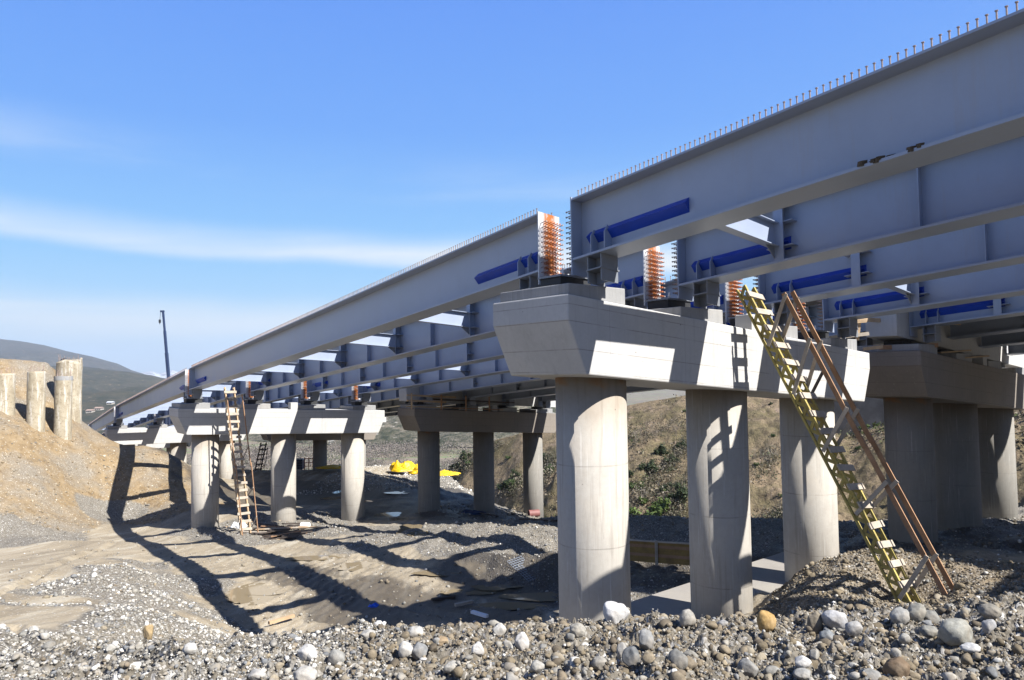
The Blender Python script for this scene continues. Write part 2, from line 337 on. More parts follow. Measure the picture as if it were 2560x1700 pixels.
# ------------------------------------------------------------ terrain
# control points: (pixel x, pixel y, depth, kind)   g gravel, r road and mud, o ochre earth, m muddy clods
CP = [
 (0,1700,5.2,'g'),(640,1700,4.3,'g'),(1280,1700,4.0,'g'),(1920,1700,4.0,'g'),(2560,1700,4.0,'g'),
 (0,1640,7.5,'g'),(300,1655,6.4,'g'),(640,1650,5.6,'g'),(1280,1625,4.9,'g'),(1920,1610,4.7,'g'),(2560,1600,4.7,'g'),
 (842,1588,6.0,'g'),(1005,1573,6.0,'g'),(1208,1571,6.0,'g'),(1395,1562,6.0,'g'),(1577,1556,6.0,'g'),(1842,1541,6.0,'g'),(2039,1520,6.0,'g'),(2309,1506,6.0,'g'),(2560,1490,6.0,'g'),
 (700,1606,6.6,'g'),(620,1628,7.4,'g'),(2700,1480,6.0,'g'),
 (0,1550,13,'r'),(0,1480,20,'r'),(0,1400,30,'r'),(120,1345,37,'g'),(0,1345,38,'g'),(150,1500,15.5,'g'),(150,1410,27,'r'),(250,1350,36,'r'),(200,1380,31,'r'),
 (316,1360,38.7,'r'),(266,1291,47.5,'g'),(305,1295,48.3,'g'),(331,1329,43.7,'r'),(381,1390,32.9,'r'),(411,1367,35.7,'r'),(450,1312,44.5,'r'),
 (499,1413,29.9,'r'),(491,1478,25.8,'g'),(571,1573,22,'g'),(571,1508,25.5,'r'),(648,1562,22.7,'r'),(625,1600,20.4,'r'),(705,1600,21,'r'),
 (300,1500,15.5,'g'),(400,1560,13.5,'g'),(500,1560,17,'g'),(450,1500,21,'g'),(300,1420,24.5,'g'),(200,1450,20,'g'),(200,1600,9.5,'g'),(400,1640,8,'g'),(550,1620,10,'g'),(350,1410,29,'g'),(560,1602,14,'g'),
 (80,1590,10,'g'),(-150,1450,22,'r'),(60,1450,23,'r'),(230,1400,27.5,'r'),(-100,1560,12.5,'r'),(60,1520,16.2,'r'),(1200,1250,60,'g'),(1150,1215,68,'g'),
 (760,1480,26,'r'),(900,1540,23,'r'),(1000,1450,26,'r'),(1150,1540,21.5,'r'),(1300,1480,24.6,'r'),(1200,1430,26.3,'r'),(850,1420,28.8,'r'),(1000,1400,30.2,'r'),
 (1390,1385,28.0,'g'),(1240,1384,26.9,'g'),(1310,1378,26.3,'g'),(1370,1378,25.9,'g'),(1230,1424,26.3,'g'),(1310,1456,25.1,'g'),(1375,1466,24.8,'g'),(1250,1352,30,'g'),(1100,1378,30.8,'g'),(900,1352,34,'g'),(1200,1320,35,'g'),(1320,1400,27,'g'),
 (700,1340,41.5,'g'),(513,1316,43,'g'),(708,1297,46,'g'),(881,1299,48.2,'g'),(600,1340,40,'g'),(620,1400,31.5,'r'),(750,1380,34,'r'),
 (1072,1275,49.5,'g'),(1200,1280,51,'g'),(1333,1283,55,'g'),(960,1300,48,'r'),(1000,1290,50,'r'),
 (960,1245,60,'r'),(1000,1190,77,'r'),(940,1168,86,'r'),(1080,1172,88,'r'),(1130,1195,76,'g'),(1180,1235,64,'g'),(1240,1262,57,'g'),
 (800,1174,81,'r'),(720,1180,80,'r'),(650,1176,78,'r'),(600,1190,76,'r'),(760,1250,60,'r'),(620,1260,56,'r'),(800,1230,65,'r'),
 (478,1172,58,'o'),(440,1150,56,'o'),(400,1122,56.5,'o'),(350,1114,56,'o'),(300,1118,55,'o'),(240,1112,54,'o'),(460,1235,50.5,'o'),(400,1290,47.2,'o'),(470,1290,46.5,'r'),
 (293,1150,53,'o'),(335,1150,53,'o'),(280,1220,50.3,'o'),(360,1220,50.8,'o'),(420,1200,52.5,'o'),
 (0,1200,42.5,'o'),(0,1070,47,'o'),(20,1065,47.2,'o'),(95,1090,49.2,'o'),(200,1098,52.2,'o'),(100,1200,45,'o'),(200,1200,49,'o'),(150,1290,43,'o'),
 (55,1045,50.5,'o'),(120,1070,51.5,'o'),(130,1000,54.5,'o'),
 (55,990,53.5,'o'),(55,915,55.5,'o'),(0,894,56,'o'),(60,899,56.5,'o'),(120,905,57.5,'o'),(145,922,58.5,'o'),(158,960,58.5,'o'),(170,1040,58.,'o'),
 (-200,890,52,'o'),(-200,1100,42,'o'),(-300,1350,34,'g'),(-300,1500,17,'r'),(-300,1640,8,'g'),
 (2085,1400,17,'m'),(2150,1392,16.8,'m'),(2197,1390,16.6,'m'),(2346,1412,16.0,'m'),(2450,1425,15.6,'m'),(2560,1455,14.6,'m'),(2290,1520,14.6,'m'),(2250,1518,15.3,'m'),(2330,1520,14.9,'m'),(2290,1508,15.6,'m'),(2150,1500,14.9,'m'),(2020,1508,15.6,'m'),(2010,1440,17.6,'m'),(2400,1470,14.2,'m'),(2560,1500,12.5,'g'),
 (1880,1532,18,'r'),(1850,1500,19.6,'r'),(1930,1480,21.0,'r'),(2700,1450,14,'g'),
 (1880,1352,28.6,'g'),(1960,1352,28.4,'g'),(1650,1340,29.2,'g'),(1575,1338,29.3,'g'),(1780,1340,29,'g'),
 (1650,1420,25.5,'g'),(1600,1452,24.2,'g'),(1750,1480,22.2,'g'),(1890,1470,22.2,'g'),
 (2050,1350,28,'g'),(2285,1340,25.2,'g'),(2430,1312,28.5,'g'),(2545,1288,32.2,'g'),(2560,1380,23.5,'g'),(2480,1400,21.5,'r'),(2560,1262,36,'g'),(2300,1380,22.5,'g'),(2700,1330,26,'g'),(2700,1250,38,'g'),
]
P = []; K = []
KD = {'g': (0., 1., 0.), 'r': (0., 0., 1.), 'o': (1., 0., 0.), 'm': (.45, .35, .2)}
for x, y, Z, k in CP: P.append(W(x, y, Z)); K.append(KD[k])
def WP(*rows):
    for X, Y, Zz, k in rows: P.append(np.array([X, Y, Zz], float)); K.append(KD[k])
# behind the crest, hidden ground; round the camera; slab level; the platform edge and the fall to the valley
WP((-4.5,8.6,-3.9,'g'),(-2.5,8.4,-3.9,'g'),(-.5,8.2,-3.9,'g'),(1.2,8.0,-3.8,'g'),(3,7.9,-3.6,'g'),(4.6,7.8,-3.4,'g'),(-4.4,11.5,-6.3,'g'),(-2,11.2,-6.4,'g'),(.3,11,-6.2,'g'),(2.4,10.6,-6,'g'),(4.6,10.2,-5.4,'g'),(7,10.4,-4.6,'g'),
   (-4.8,15.5,-7,'r'),(-1.5,15,-6.9,'r'),(1.6,15.6,-6.3,'r'),(5.2,18.6,-6.25,'r'),(8.6,21.7,-6.15,'r'),(3.4,13,-6.3,'g'),(6,14.5,-5.8,'m'),(12,21.5,-5.9,'g'),
   (0,1,-1.62,'g'),(0,-4,-1.6,'g'),(5,0,-1.6,'g'),(-5,0,-1.9,'g'),(10,4,-1.9,'g'),(14,8,-3,'g'),(16,14,-4.2,'g'),(-10,-2,-2,'r'),(0,-40,-2,'g'),(40,0,-4,'g'),(-45,0,-1,'o'),(-60,30,4,'o'),(30,-30,-2,'g'),(-40,-40,0,'o'),(30,20,-5.2,'g'),(42,30,-2,'g'),(60,40,14,'o'),(60,10,12,'o'),(45,-10,3,'o'),(75,70,10,'o'),  # last points: out-of-view rise at right, raised to block sky light
   (-37.2,70.6,-7.6,'r'),(-33.4,73.2,-7.8,'r'),(-29.6,75.8,-10.6,'r'),(-32,64,-7.6,'o'),(-27,62,-10,'r'),(-43,68,-6.6,'o'),(-50,75,-6,'o'),(-45,90,-11,'r'),(-55,98,-11.5,'r'),(-25,78.5,-10.2,'r'),(-15,90,-11.5,'r'),(-38,100,-13,'r'),(-38,60,-3.5,'o'),(-44,62,-2.,'o'),(-60,70,-2,'o'),(-75,60,6,'o'),(-40,66,-7,'o'),(-75,110,-10,'o'),
   (10,70,-22,'g'),(7,82,-26,'g'),(-4,92,-26,'g'),(14,60,-18,'g'),(8,40,-7.8,'g'),(12,46,-13,'g'),(12,36,-7.2,'g'),(20,38,-7.6,'g'),(22,50,-14,'g'),(34,52,-14,'g'),(10,80,-30,'g'),(-8,110,-30,'g'),(-30,125,-28,'g'),(-60,135,-26,'g'),(40,70,-26,'g'),
   (0,160,-50,'g'),(60,120,-45,'g'),(-60,220,-58,'g'),(-200,200,-40,'g'),(-160,100,0,'o'),(-140,30,10,'o'))
P = np.array(P); K = np.array(K)
def rbf(P, vals):
    d = np.linalg.norm(P[:, None, :2]-P[None, :, :2], axis=2)
    A = np.zeros((len(P)+3,)*2); A[:len(P), :len(P)] = -d + np.eye(len(P))*.02
    B = np.c_[np.ones(len(P)), P[:, :2]*.02]; A[:len(P), len(P):] = B; A[len(P):, :len(P)] = B.T
    return np.linalg.solve(A, np.r_[vals, np.zeros(3)])
WR = rbf(P, P[:, 2])
FAR = -60.
def ground0(X, Y):
    X = np.asarray(X, float); Y = np.asarray(Y, float); sh = X.shape; x = X.ravel(); y = Y.ravel(); out = np.empty(len(x))
    for i in range(0, len(x), 60000):
        xs, ys = x[i:i+60000], y[i:i+60000]
        d = np.sqrt((xs[:, None]-P[None, :, 0])**2+(ys[:, None]-P[None, :, 1])**2)
        out[i:i+60000] = -d@WR[:len(P)]+WR[len(P)]+WR[len(P)+1]*xs*.02+WR[len(P)+2]*ys*.02
    r = np.hypot(x, y-20)
    t = np.clip((r-110)/130, 0, 1); t = t*t*(3-2*t)
    return (out*(1-t)+FAR*t).reshape(sh)
def kinds(X, Y):
    x = X.ravel(); y = Y.ravel(); out = np.empty((len(x), 3))
    for i in range(0, len(x), 60000):
        d = (x[i:i+60000, None]-P[None, :, 0])**2+(y[i:i+60000, None]-P[None, :, 1])**2
        wgt = 1/(d+.1)**2.2; out[i:i+60000] = (wgt@K)/wgt.sum(1)[:, None]
    return out
def ground(X, Y):
    z = ground0(X, Y)
    k = kinds(X, Y).reshape(X.shape+(3,)); r = np.hypot(X, Y)
    rough = .10+1.1*k[..., 1]+.7*k[..., 0]
    z = z + .16*rough*fbm(X, Y, .45, 4, 3) * np.clip(r/12, .35, 2.)
    z = z + .075*rough*fbm(X, Y, 2.4, 4, 9, .6)
    z = z + .10*np.clip(k[..., 0]*k[..., 1]*5, 0, 1)*np.abs(fbm(X, Y, 3.5, 4, 21, .6))
    near = np.clip(1.6-r/9, 0, 1)
    cl = np.abs(fbm(X, Y, 6., 5, 31, .68)); z = z + near*(.085*cl-.02)*(.5+k[..., 1])
    z = z + .05*np.clip(r/20, 0, 1.5)*np.clip(k[..., 1]+k[..., 0], 0, 1)*np.abs(fbm(X, Y, 1.3, 4, 41, .65))
    # wheel ruts on the mud
    u = X*.42+Y*.9 ; vv = X*.9-Y*.42+ .8*vnoise(X*.08, Y*.08, 77)
    z = z + .05*k[..., 2]*np.sin(vv*12+2.5*vnoise(u*.15, vv*.6, 5))*np.clip(.35+1.4*vnoise(u*.12, vv*.35, 8), 0, 1)
    return z
TRK = [[(560, 1420, 30), (760, 1440, 27), (980, 1500, 24), (1180, 1560, 21)], [(600, 1400, 31.5), (820, 1425, 28.2), (1040, 1480, 25), (1280, 1530, 22.5)], [(700, 1385, 33), (900, 1400, 30.5), (1100, 1440, 27), (1260, 1480, 25)], [(640, 1510, 24.5), (800, 1540, 23), (940, 1570, 21.6)], [(480, 1345, 40), (700, 1360, 36), (900, 1375, 33)], [(250, 1370, 33), (120, 1430, 25.5), (0, 1500, 18.5), (-150, 1600, 12)], [(330, 1345, 40), (190, 1400, 29), (40, 1470, 20.5), (-150, 1560, 14)]]
RUTS = [([p for p in q], .07, .16) for q in TRK]+[([(170, 1598, 9.2), (215, 1625, 7.9), (270, 1652, 6.6), (330, 1680, 5.6), (400, 1720, 4.7)], .16, .13), ([(38, 1565, 12), (45, 1600, 9.6), (70, 1650, 7.2), (110, 1700, 5.4)], .07, .10), ([(90, 1690, 5.6), (160, 1672, 6.1), (215, 1690, 5.5)], .10, .10)]
_g1 = ground
def ground(X, Y):
    z = _g1(X, Y)
    for pts, dep, wd in RUTS:
        q = [W(*p)[:2] for p in pts]
        dmin = np.full(np.shape(X), 9e9); sd_ = np.zeros(np.shape(X))
        for a, b in zip(q[:-1], q[1:]):
            e = b-a; L2 = e@e; t = np.clip(((X-a[0])*e[0]+(Y-a[1])*e[1])/L2, 0, 1); dx = X-a[0]-t*e[0]; dy = Y-a[1]-t*e[1]; d = np.hypot(dx, dy); m_ = d < dmin
            dmin = np.where(m_, d, dmin); sd_ = np.where(m_, np.sign(dx*e[1]-dy*e[0]), sd_)
        dmin = dmin*(1+.5*vnoise(X*6, Y*6, 3)); z = z-dep*np.exp(-(dmin/wd)**2)+.55*dep*np.exp(-((dmin-wd*1.7)/wd)**2)
    return z
def gz(x, y): return float(ground(np.array([float(x)]), np.array([float(y)]))[0])

def pg0(x, y, z0=3.2, z1=140):
    D = np.geomspace(z0, z1, 2600); Q = np.array([W(x, y, 1.)])*D[:, None]
    g = ground(Q[:, 0], Q[:, 1]); below = np.nonzero(Q[:, 2] < g)[0]
    k = below[0] if len(below) else -1
    q = Q[k].copy(); q[2] = g[k]; return q

# polar sheet: fine towards the view, coarse elsewhere, out to the horizon
az = np.r_[np.linspace(-180, -50, 40)[:-1], np.linspace(-50, 50, 760), np.linspace(50, 180, 40)[1:-1]]
az = np.r_[az]*math.pi/180
rr = np.r_[0.4, np.geomspace(1.5, 120, 620), np.geomspace(125, 5400, 60)]
A_, R_ = np.meshgrid(az, rr); GX = R_*np.sin(A_); GY = R_*np.cos(A_)
GZ = ground(GX, GY)
nr, na = A_.shape
V = np.c_[GX.ravel(), GY.ravel(), GZ.ravel()]
i, j = np.meshgrid(np.arange(nr-1), np.arange(na), indexing='ij'); j2 = (j+1) % na
Fq = np.c_[(i*na+j).ravel(), (i*na+j2).ravel(), ((i+1)*na+j2).ravel(), ((i+1)*na+j).ravel()]
kc = kinds(GX, GY)

WET_SHADE = [(900,1230,7),(800,1240,8),(1000,1262,7),(1150,1290,5),(700,1230,8),(620,1240,7),(1250,1430,2.4),(1340,1440,2.6),(1160,1415,1.6),(850,1475,2.6),(950,1505,2.6),(1050,1520,2.2),(1200,1545,2),(1650,1435,2.4),(1550,1440,2),(1920,1420,2.2),(760,1440,2.2),(2450,1360,4),(2350,1350,3),(2100,1372,3),(1250,1300,4),(1100,1240,5)]  # damp soil spots that also paint deeper shade under the bridges and in the pit
WET_SHADE_P = [(*pg0(x, y)[:2], r) for x, y, r in WET_SHADE]
def wet_shading(X, Y):
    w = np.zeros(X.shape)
    for x, y, r in WET_SHADE_P: w = np.maximum(w, np.exp(-((X-x)**2+(Y-y)**2)/(r*r)))
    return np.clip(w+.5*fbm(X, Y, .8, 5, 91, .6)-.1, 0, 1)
WT = wet_shading(GX, GY)
def ground_material():
    m, N, L, b = newmat('earth_gravel_mud')
    v = coords(N, L, 'Object')
    at = N.new('ShaderNodeVertexColor'); at.layer_name = 'zone'; sp = N.new('ShaderNodeSeparateColor'); L.new(at.outputs[0], sp.inputs[0])
    big = noise(N, L, v, .35, 6, .6); mid = noise(N, L, v, 2.1, 7, .65); fine = noise(N, L, v, 22, 6, .7)
    vo = N.new('ShaderNodeTexVoronoi'); vo.inputs['Scale'].default_value = 13; L.new(v, vo.inputs['Vector'])
    vo2 = N.new('ShaderNodeTexVoronoi'); vo2.inputs['Scale'].default_value = 37; L.new(v, vo2.inputs['Vector'])
    s1 = N.new('ShaderNodeSeparateColor'); L.new(vo.outputs['Color'], s1.inputs[0])
    s2 = N.new('ShaderNodeSeparateColor'); L.new(vo2.outputs['Color'], s2.inputs[0])
    peb = ramp(N, L, s1.outputs[0], [(0, (.10, .093, .08)), (.35, (.17, .158, .138)), (.6, (.225, .212, .19)), (.82, (.28, .27, .25)), (.9, (.46, .45, .43)), (1, (.56, .55, .53))])
    peb2 = ramp(N, L, s2.outputs[0], [(0, (.085, .078, .065)), (.45, (.165, .15, .125)), (.78, (.225, .208, .18)), (.9, (.38, .365, .34)), (1, (.52, .51, .49))])
    soil = ramp(N, L, mid, [(.3, (.095, .08, .058)), (.55, (.155, .132, .098)), (.75, (.205, .175, .13))])
    keep = mrange(N, L, vo.outputs['Distance'], .30, .46, 1, 0)
    keep = math_(N, L, 'MULTIPLY', keep, mrange(N, L, s1.outputs[1], .35, .42))
    grav = mixcol(N, L, .62, soil, peb2); grav = mixcol(N, L, keep, grav, peb)
    mud = ramp(N, L, noise(N, L, coords(N, L, 'Object', (1, .25, 1)), 1.1, 7, .62), [(.3, (.20, .165, .118)), (.5, (.29, .242, .172)), (.72, (.375, .322, .24))])
    mud = mixcol(N, L, mrange(N, L, fine, .4, .7, 0, .3), mud, (.16, .14, .11))
    tm = N.new('ShaderNodeMapping'); tm.inputs['Rotation'].default_value = (0, 0, -.70); tm.inputs['Scale'].default_value = (1.6, .09, 1); tt = N.new('ShaderNodeTexCoord'); L.new(tt.outputs['Object'], tm.inputs[0])
    trk = noise(N, L, tm.outputs[0], 1.0, 6, .6)
    mud = mixcol(N, L, mrange(N, L, trk, .52, .66, 0, .6), mud, (.42, .385, .315))
    mud = mixcol(N, L, mrange(N, L, trk, .46, .34, 0, .45), mud, (.15, .13, .10))
    mud = mixcol(N, L, mrange(N, L, s2.outputs[1], .95, .97, 0, .6), mud, (.5, .48, .44))
    och = ramp(N, L, mid, [(.28, (.14, .095, .052)), (.5, (.235, .172, .098)), (.75, (.29, .222, .138))])
    och = mixcol(N, L, mrange(N, L, big, .42, .62, 0, .85), och, mixcol(N, L, .6, (.215, .18, .13), peb2))
    och = mixcol(N, L, math_(N, L, 'MULTIPLY', keep, mrange(N, L, s1.outputs[2], .86, .9, 0, .8)), och, (.55, .52, .47))
    jig = math_(N, L, 'MULTIPLY', math_(N, L, 'SUBTRACT', mid, .5), .6)
    fr = mrange(N, L, math_(N, L, 'ADD', sp.outputs[2], jig), .35, .6, 0, 1, True)
    fo = mrange(N, L, math_(N, L, 'ADD', sp.outputs[0], jig), .3, .6, 0, 1, True)
    col = mixcol(N, L, fr, grav, mud); col = mixcol(N, L, fo, col, och)
    # land beyond the site: winter grass and scrub
    geo = N.new('ShaderNodeNewGeometry'); ln = N.new('ShaderNodeVectorMath'); ln.operation = 'LENGTH'; L.new(geo.outputs['Position'], ln.inputs[0])
    farm = mrange(N, L, ln.outputs['Value'], 110, 190, 0, 1, True)
    fld = noise(N, L, coords(N, L, 'Object', (.006, .02, 1)), 1, 3, .5)
    fcol = ramp(N, L, fld, [(.35, (.15, .125, .095)), (.5, (.20, .165, .12)), (.58, (.13, .17, .075)), (.66, (.19, .15, .11))])
    fcol = mixcol(N, L, mrange(N, L, noise(N, L, v, .06, 6, .7), .45, .6, 0, .7), fcol, (.10, .085, .07))
    col = mixcol(N, L, farm, col, fcol)
    wt = N.new('ShaderNodeVertexColor'); wt.layer_name = 'wet_shade'; ws = N.new('ShaderNodeSeparateColor'); L.new(wt.outputs[0], ws.inputs[0])
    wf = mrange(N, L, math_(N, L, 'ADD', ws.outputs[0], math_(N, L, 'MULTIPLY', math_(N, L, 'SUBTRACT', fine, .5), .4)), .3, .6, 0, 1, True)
    col = mixcol(N, L, math_(N, L, 'MULTIPLY', wf, .72), col, (.05, .042, .033))  # damp soil tone, darkened further to deepen the shaded ground
    L.new(col, b.inputs['Base Color']); L.new(mrange(N, L, wf, 0, 1, .92, .55), b.inputs['Roughness'])
    b.inputs['Specular IOR Level'].default_value = .25
    hh = math_(N, L, 'ADD', math_(N, L, 'MULTIPLY', mrange(N, L, vo.outputs['Distance'], 0, .5, 1, 0), math_(N, L, 'SUBTRACT', 1.15, fr)), math_(N, L, 'MULTIPLY', fine, .8))
    bump(N, L, b, math_(N, L, 'ADD', hh, mid), .9, .03)
    return m
M['ground'] = ground_material()
gm = np_mesh('ground', V, Fq[:, ::-1], M['ground'], True, kc, 'zone')
wa = gm.color_attributes.new('wet_shade', 'FLOAT_COLOR', 'POINT'); wv = WT.ravel(); wa.data.foreach_set('color', np.c_[wv, wv, wv, np.ones(len(wv))].astype(np.float32).ravel())
go = bpy.data.objects.new('ground', gm); C.objects.link(go); tag(go, kind='structure')

# ------------------------------------------------------------ bridge frames
a_, at_, b_, bt_, hw_, hk_, ht_, s_ = 1.2878, 1.7616, 10.5859, 11.0339, 1.1111, 1.0, 1.4838, 4.6212
ZV = np.array([0, 0, 1.])
class Frame:
    def __init__(f, X, Y, z, al, be):
        f.o = np.array([X, Y, z], float); f.al = al; f.be = be
        f.e = np.array([math.cos(al), math.sin(al), 0]); f.n = np.array([-math.sin(al), math.cos(al), 0])
        f.es = f.e+ZV*be
    def p(f, u, v, h): return f.o+f.es*u+f.n*v+ZV*h
FA = {1: Frame(1.6595, 15.583, -.1045, .7138, -.0768), 2: Frame(-17.9823, 42.9815, -3.1524, .6466, -.048)}
HG = 2.33
gp = [2.20295, 5.26004e-4, 2.2294, -.0811256, -2.04781e-4, 33.7366]
S0 = np.array([1.6595-.99986*math.cos(.7138), 15.583-.99986*math.sin(.7138)]); LS = gp[5]
def align(s):
    az_ = gp[0]-gp[1]*s/2; q = S0+s*np.sinc(gp[1]*s/2/math.pi)*np.array([math.cos(az_), math.sin(az_)])
    return np.array([q[0], q[1], gp[2]+gp[3]*s+gp[4]*s*s/2])
for i_, al_, be_ in ((3, .59, -.02), (4, .55, 0.), (5, .52, 0.)):
    q = align((i_-1)*LS); fr = Frame(0, 0, 0, al_, be_); o = q+fr.es-ZV*HG; FA[i_] = Frame(o[0], o[1], o[2], al_, be_)
FB = {1: Frame(13.6923, 25.4709, -.9861, .7237, -.0775), 2: Frame(-5.7634, 50.0379, -3.6888, .6748, -.068), 3: Frame(-25.1, 78.5, -6.55, .62, -.05), 4: Frame(-45.5, 106.5, -9.9, .58, -.03)}

def make_pier(fr, base_z, label, cols=3, peds=True, group='concrete bridge piers', dark=False):
    t = thing('bridge_pier', fr.p(0, 0, 0).tolist(), fr.al, label, 'bridge pier', group)
    m = MB()
    prof = [(-a_, 0), (b_, 0), (bt_, hk_), (bt_, ht_), (-at_, ht_), (-at_, hk_)]
    m.prism([fr.p(u, -hw_, h) for u, h in prof], [fr.p(u, hw_, h) for u, h in prof])
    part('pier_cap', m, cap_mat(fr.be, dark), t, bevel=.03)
    for k in range(cols):
        c = fr.p(k*s_, 0, 0); m = MB(); n = 48
        zt = [c+fr.es*.75*math.cos(q)+fr.n*.75*math.sin(q)+ZV*.01 for q in np.arange(n)*2*math.pi/n]
        zb = [np.array([p[0], p[1], base_z-1.]) for p in zt]
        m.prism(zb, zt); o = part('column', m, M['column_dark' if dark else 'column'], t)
        for p in o.data.polygons:
            if len(p.vertices) == 4: p.use_smooth = True
    if peds:
        for k in range(4):
            u = -.7+3.48*k; m = MB(); zt = fr.p(u, 0, ht_)[2]+.30
            def blk(u0, u1, v0, v1, zt):
                P8 = [(u0, v0), (u1, v0), (u1, v1), (u0, v1)]
                lo = [fr.p(x, y, ht_+.003) for x, y in P8]; m.prism([np.array([p[0], p[1], p[2]]) for p in lo], [np.array([p[0], p[1], zt]) for p in lo])
            blk(u-.95, u+.68, -1.02, 1.0, zt)
            o = part('bearing_pedestal', m, M['pedestal'], t, bevel=.02)
            if k == 1:
                m = MB(); blk(4.7, 5.15, -1.02, -.55, fr.p(4.9, 0, ht_)[2]+.42); part('shear_key', m, M['cap'], t, bevel=.02)
    return t

piers = {}
piers['A1'] = make_pier(FA[1], -7.2, 'nearest bridge pier, pale cap on three tall round columns, yellow ladder leaning on it')
piers['A2'] = make_pier(FA[2], -10.2, 'second pier of the near bridge, three columns, pale ladder in front, left of centre')
piers['A3'] = make_pier(FA[3], -12., 'third pier of the near bridge rising behind the tan earth bank')
piers['A4'] = make_pier(FA[4], -15., 'fourth pier of the near bridge, small cap just right of the old bored piles')
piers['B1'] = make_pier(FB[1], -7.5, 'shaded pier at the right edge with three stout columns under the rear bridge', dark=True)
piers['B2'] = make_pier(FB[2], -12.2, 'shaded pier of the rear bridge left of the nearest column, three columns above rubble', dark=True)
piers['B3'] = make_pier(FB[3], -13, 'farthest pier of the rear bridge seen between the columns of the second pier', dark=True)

# ------------------------------------------------------------ girders
GD = 1.245
def sweep(mb, prof, A, B, eA, eB):
    mb.prism([A+eA*x+ZV*z for x, z in prof], [B+eB*x+ZV*z for x, z in prof])
def rect(x0, x1, z0, z1): return [(x0, z0), (x1, z0), (x1, z1), (x0, z1)]
def make_girder(A, B, fa, fb, label, group, lod=0, studs='', plates=(True, True), mat=None, stiff=True, outer=False):
    """steel I-girder; A and B are the lower near corners at its two ends (A nearer the viewer)"""
    mat = mat or M['paint']
    d = B-A; L_ = np.linalg.norm(d); d = d/L_; eA, eB = fa.es, fb.es
    eM = lambda t: eA*(1-t)+eB*t
    at2 = lambda s: A+d*s
    rz = math.atan2(d[1], d[0]); t = thing('steel_girder', A.tolist(), rz, label, 'steel girder', group)
    m = MB(); sweep(m, rect(0, .6, 0, .045), A, B, eA, eB); part('bottom_flange', m, mat, t)
    m = MB(); sweep(m, rect(0, .6, GD-.035, GD), A, B, eA, eB); part('top_flange', m, mat, t)
    m = MB(); sweep(m, rect(.288, .312, .046, GD-.036), A, B, eA, eB); part('web', m, mat, t)
    for end, (Q, fr, sg) in enumerate(((A, fa, -1), (B, fb, 1))):
        if not plates[end]: continue
        m = MB(); c0 = Q+d*sg*.002; c1 = Q+d*sg*.032
        pr = rect(-.012, .612, -.28, GD+.03)
        sweep(m, pr, c0, c1, fr.es, fr.es); part('end_plate', m, M['paint_rusty'] if 'p' in studs and end == 0 else mat, t)
        # blue angle on both faces of the web, short stiffeners, support bracket
        if lod <= 1:
            for face, x0 in ((-1, .286), (1, .314)):
                if lod == 1 and face == 1: continue
                m = MB(); s0, s1 = .25, 2.75
                pr = [(x0, .30), (x0+face*.13, .44), (x0, .56)]
                P0 = Q-d*sg*s0; P1 = Q-d*sg*s1
                sweep(m, pr, P0, P1, fr.es, fr.es); part('blue_angle', m, M['blue'], t)
                for k in range(2):
                    m = MB(); P0 = Q-d*sg*(.45+.38*k); pr = [(x0, .046), (x0+face*.21, .046), (x0+face*.21, .40), (x0+face*.115, .545), (x0+face*.02, .41), (x0, .41)]
                    P1 = P0-d*sg*.02
                    sweep(m, pr, P0, P1, fr.es, fr.es); part('stiffener', m, mat, t)
        if lod <= 2:
            m = MB(); P0 = Q-d*sg*.38; P1 = Q-d*sg*.75
            for Pq in (P0, P1): sweep(m, rect(.06, .54, -.52, -.003), Pq-d*.012, Pq+d*.012, fr.es, fr.es)
            sweep(m, rect(.288, .312, -.52, -.003), P0-d*sg*.014, P1+d*sg*.014, fr.es, fr.es)
            sweep(m, rect(.03, .57, -.29, -.265), P0+d*.03*sg, P1-d*.03*sg, fr.es, fr.es)
            part('support_bracket', m, M['bracket'], t)
    if stiff:
        s = 2.6 if lod <= 3 else 2.6
        k = 0
        while s < L_-1:
            if k % 2 == 0:
                m = MB(); Q = at2(s)
                for x0, x1 in ((.05, .286), (.314, .55)):
                    if outer and x0 < .2: continue
                    sweep(m, rect(x0, x1, .048, GD-.038), Q-d*.012, Q+d*.012, eM(s/L_), eM(s/L_))
                if not outer: sweep(m, rect(.03, .047, .048, GD-.038), Q-d*.11, Q+d*.11, eM(s/L_), eM(s/L_))
                if lod <= 2 and not outer:
                    for zz in (.33, .82): sweep(m, rect(.06, .285, zz, zz+.014), Q+d*.02, Q+d*.3, eM(s/L_), eM(s/L_)); sweep(m, rect(.06, .285, zz, zz+.014), Q-d*.3, Q-d*.02, eM(s/L_), eM(s/L_))
                part('web_stiffener', m, mat, t)
            elif not outer:
                m = MB(); Q = at2(s); sweep(m, rect(.12, .286, .048, GD-.038), Q-d*.012, Q+d*.012, eM(s/L_), eM(s/L_)); part('web_stiffener', m, mat, t)
            s += 2.72; k += 1
    # shear studs
    def stud(base, dirv, ln=.15, r=.0105):
        m = MB(); base = np.array(base); dirv = np.array(dirv)/np.linalg.norm(dirv)
        m.tube(base, base+dirv*(ln-.012), r, n=6); m.tube(base+dirv*(ln-.012), base+dirv*ln, r*1.9, n=6); return m
    cnt = 0; rest = MB(); rows = []
    if 'e' in studs:   # on the end plate facing the viewer (end A)
        fr = fa; c = A-d*.033
        for iz in range(12):
            for ix in range(7):
                rows.append((c+fr.es*(.06+ix*.08)+ZV*(-.12+iz*.105), -d, .2, M['rust'] if ('p' in studs and 0 < ix < 6) else M['studgrey']))
    if 'f' in studs:   # on the far end plate (end B) pointing away
        fr = fb; c = B+d*.033
        for iz in range(12):
            for ix in range(7 if lod == 0 else 3):
                rows.append((c+fr.es*(.06+ix*.08)+ZV*(-.12+iz*.105), d, .2, M['studgrey']))
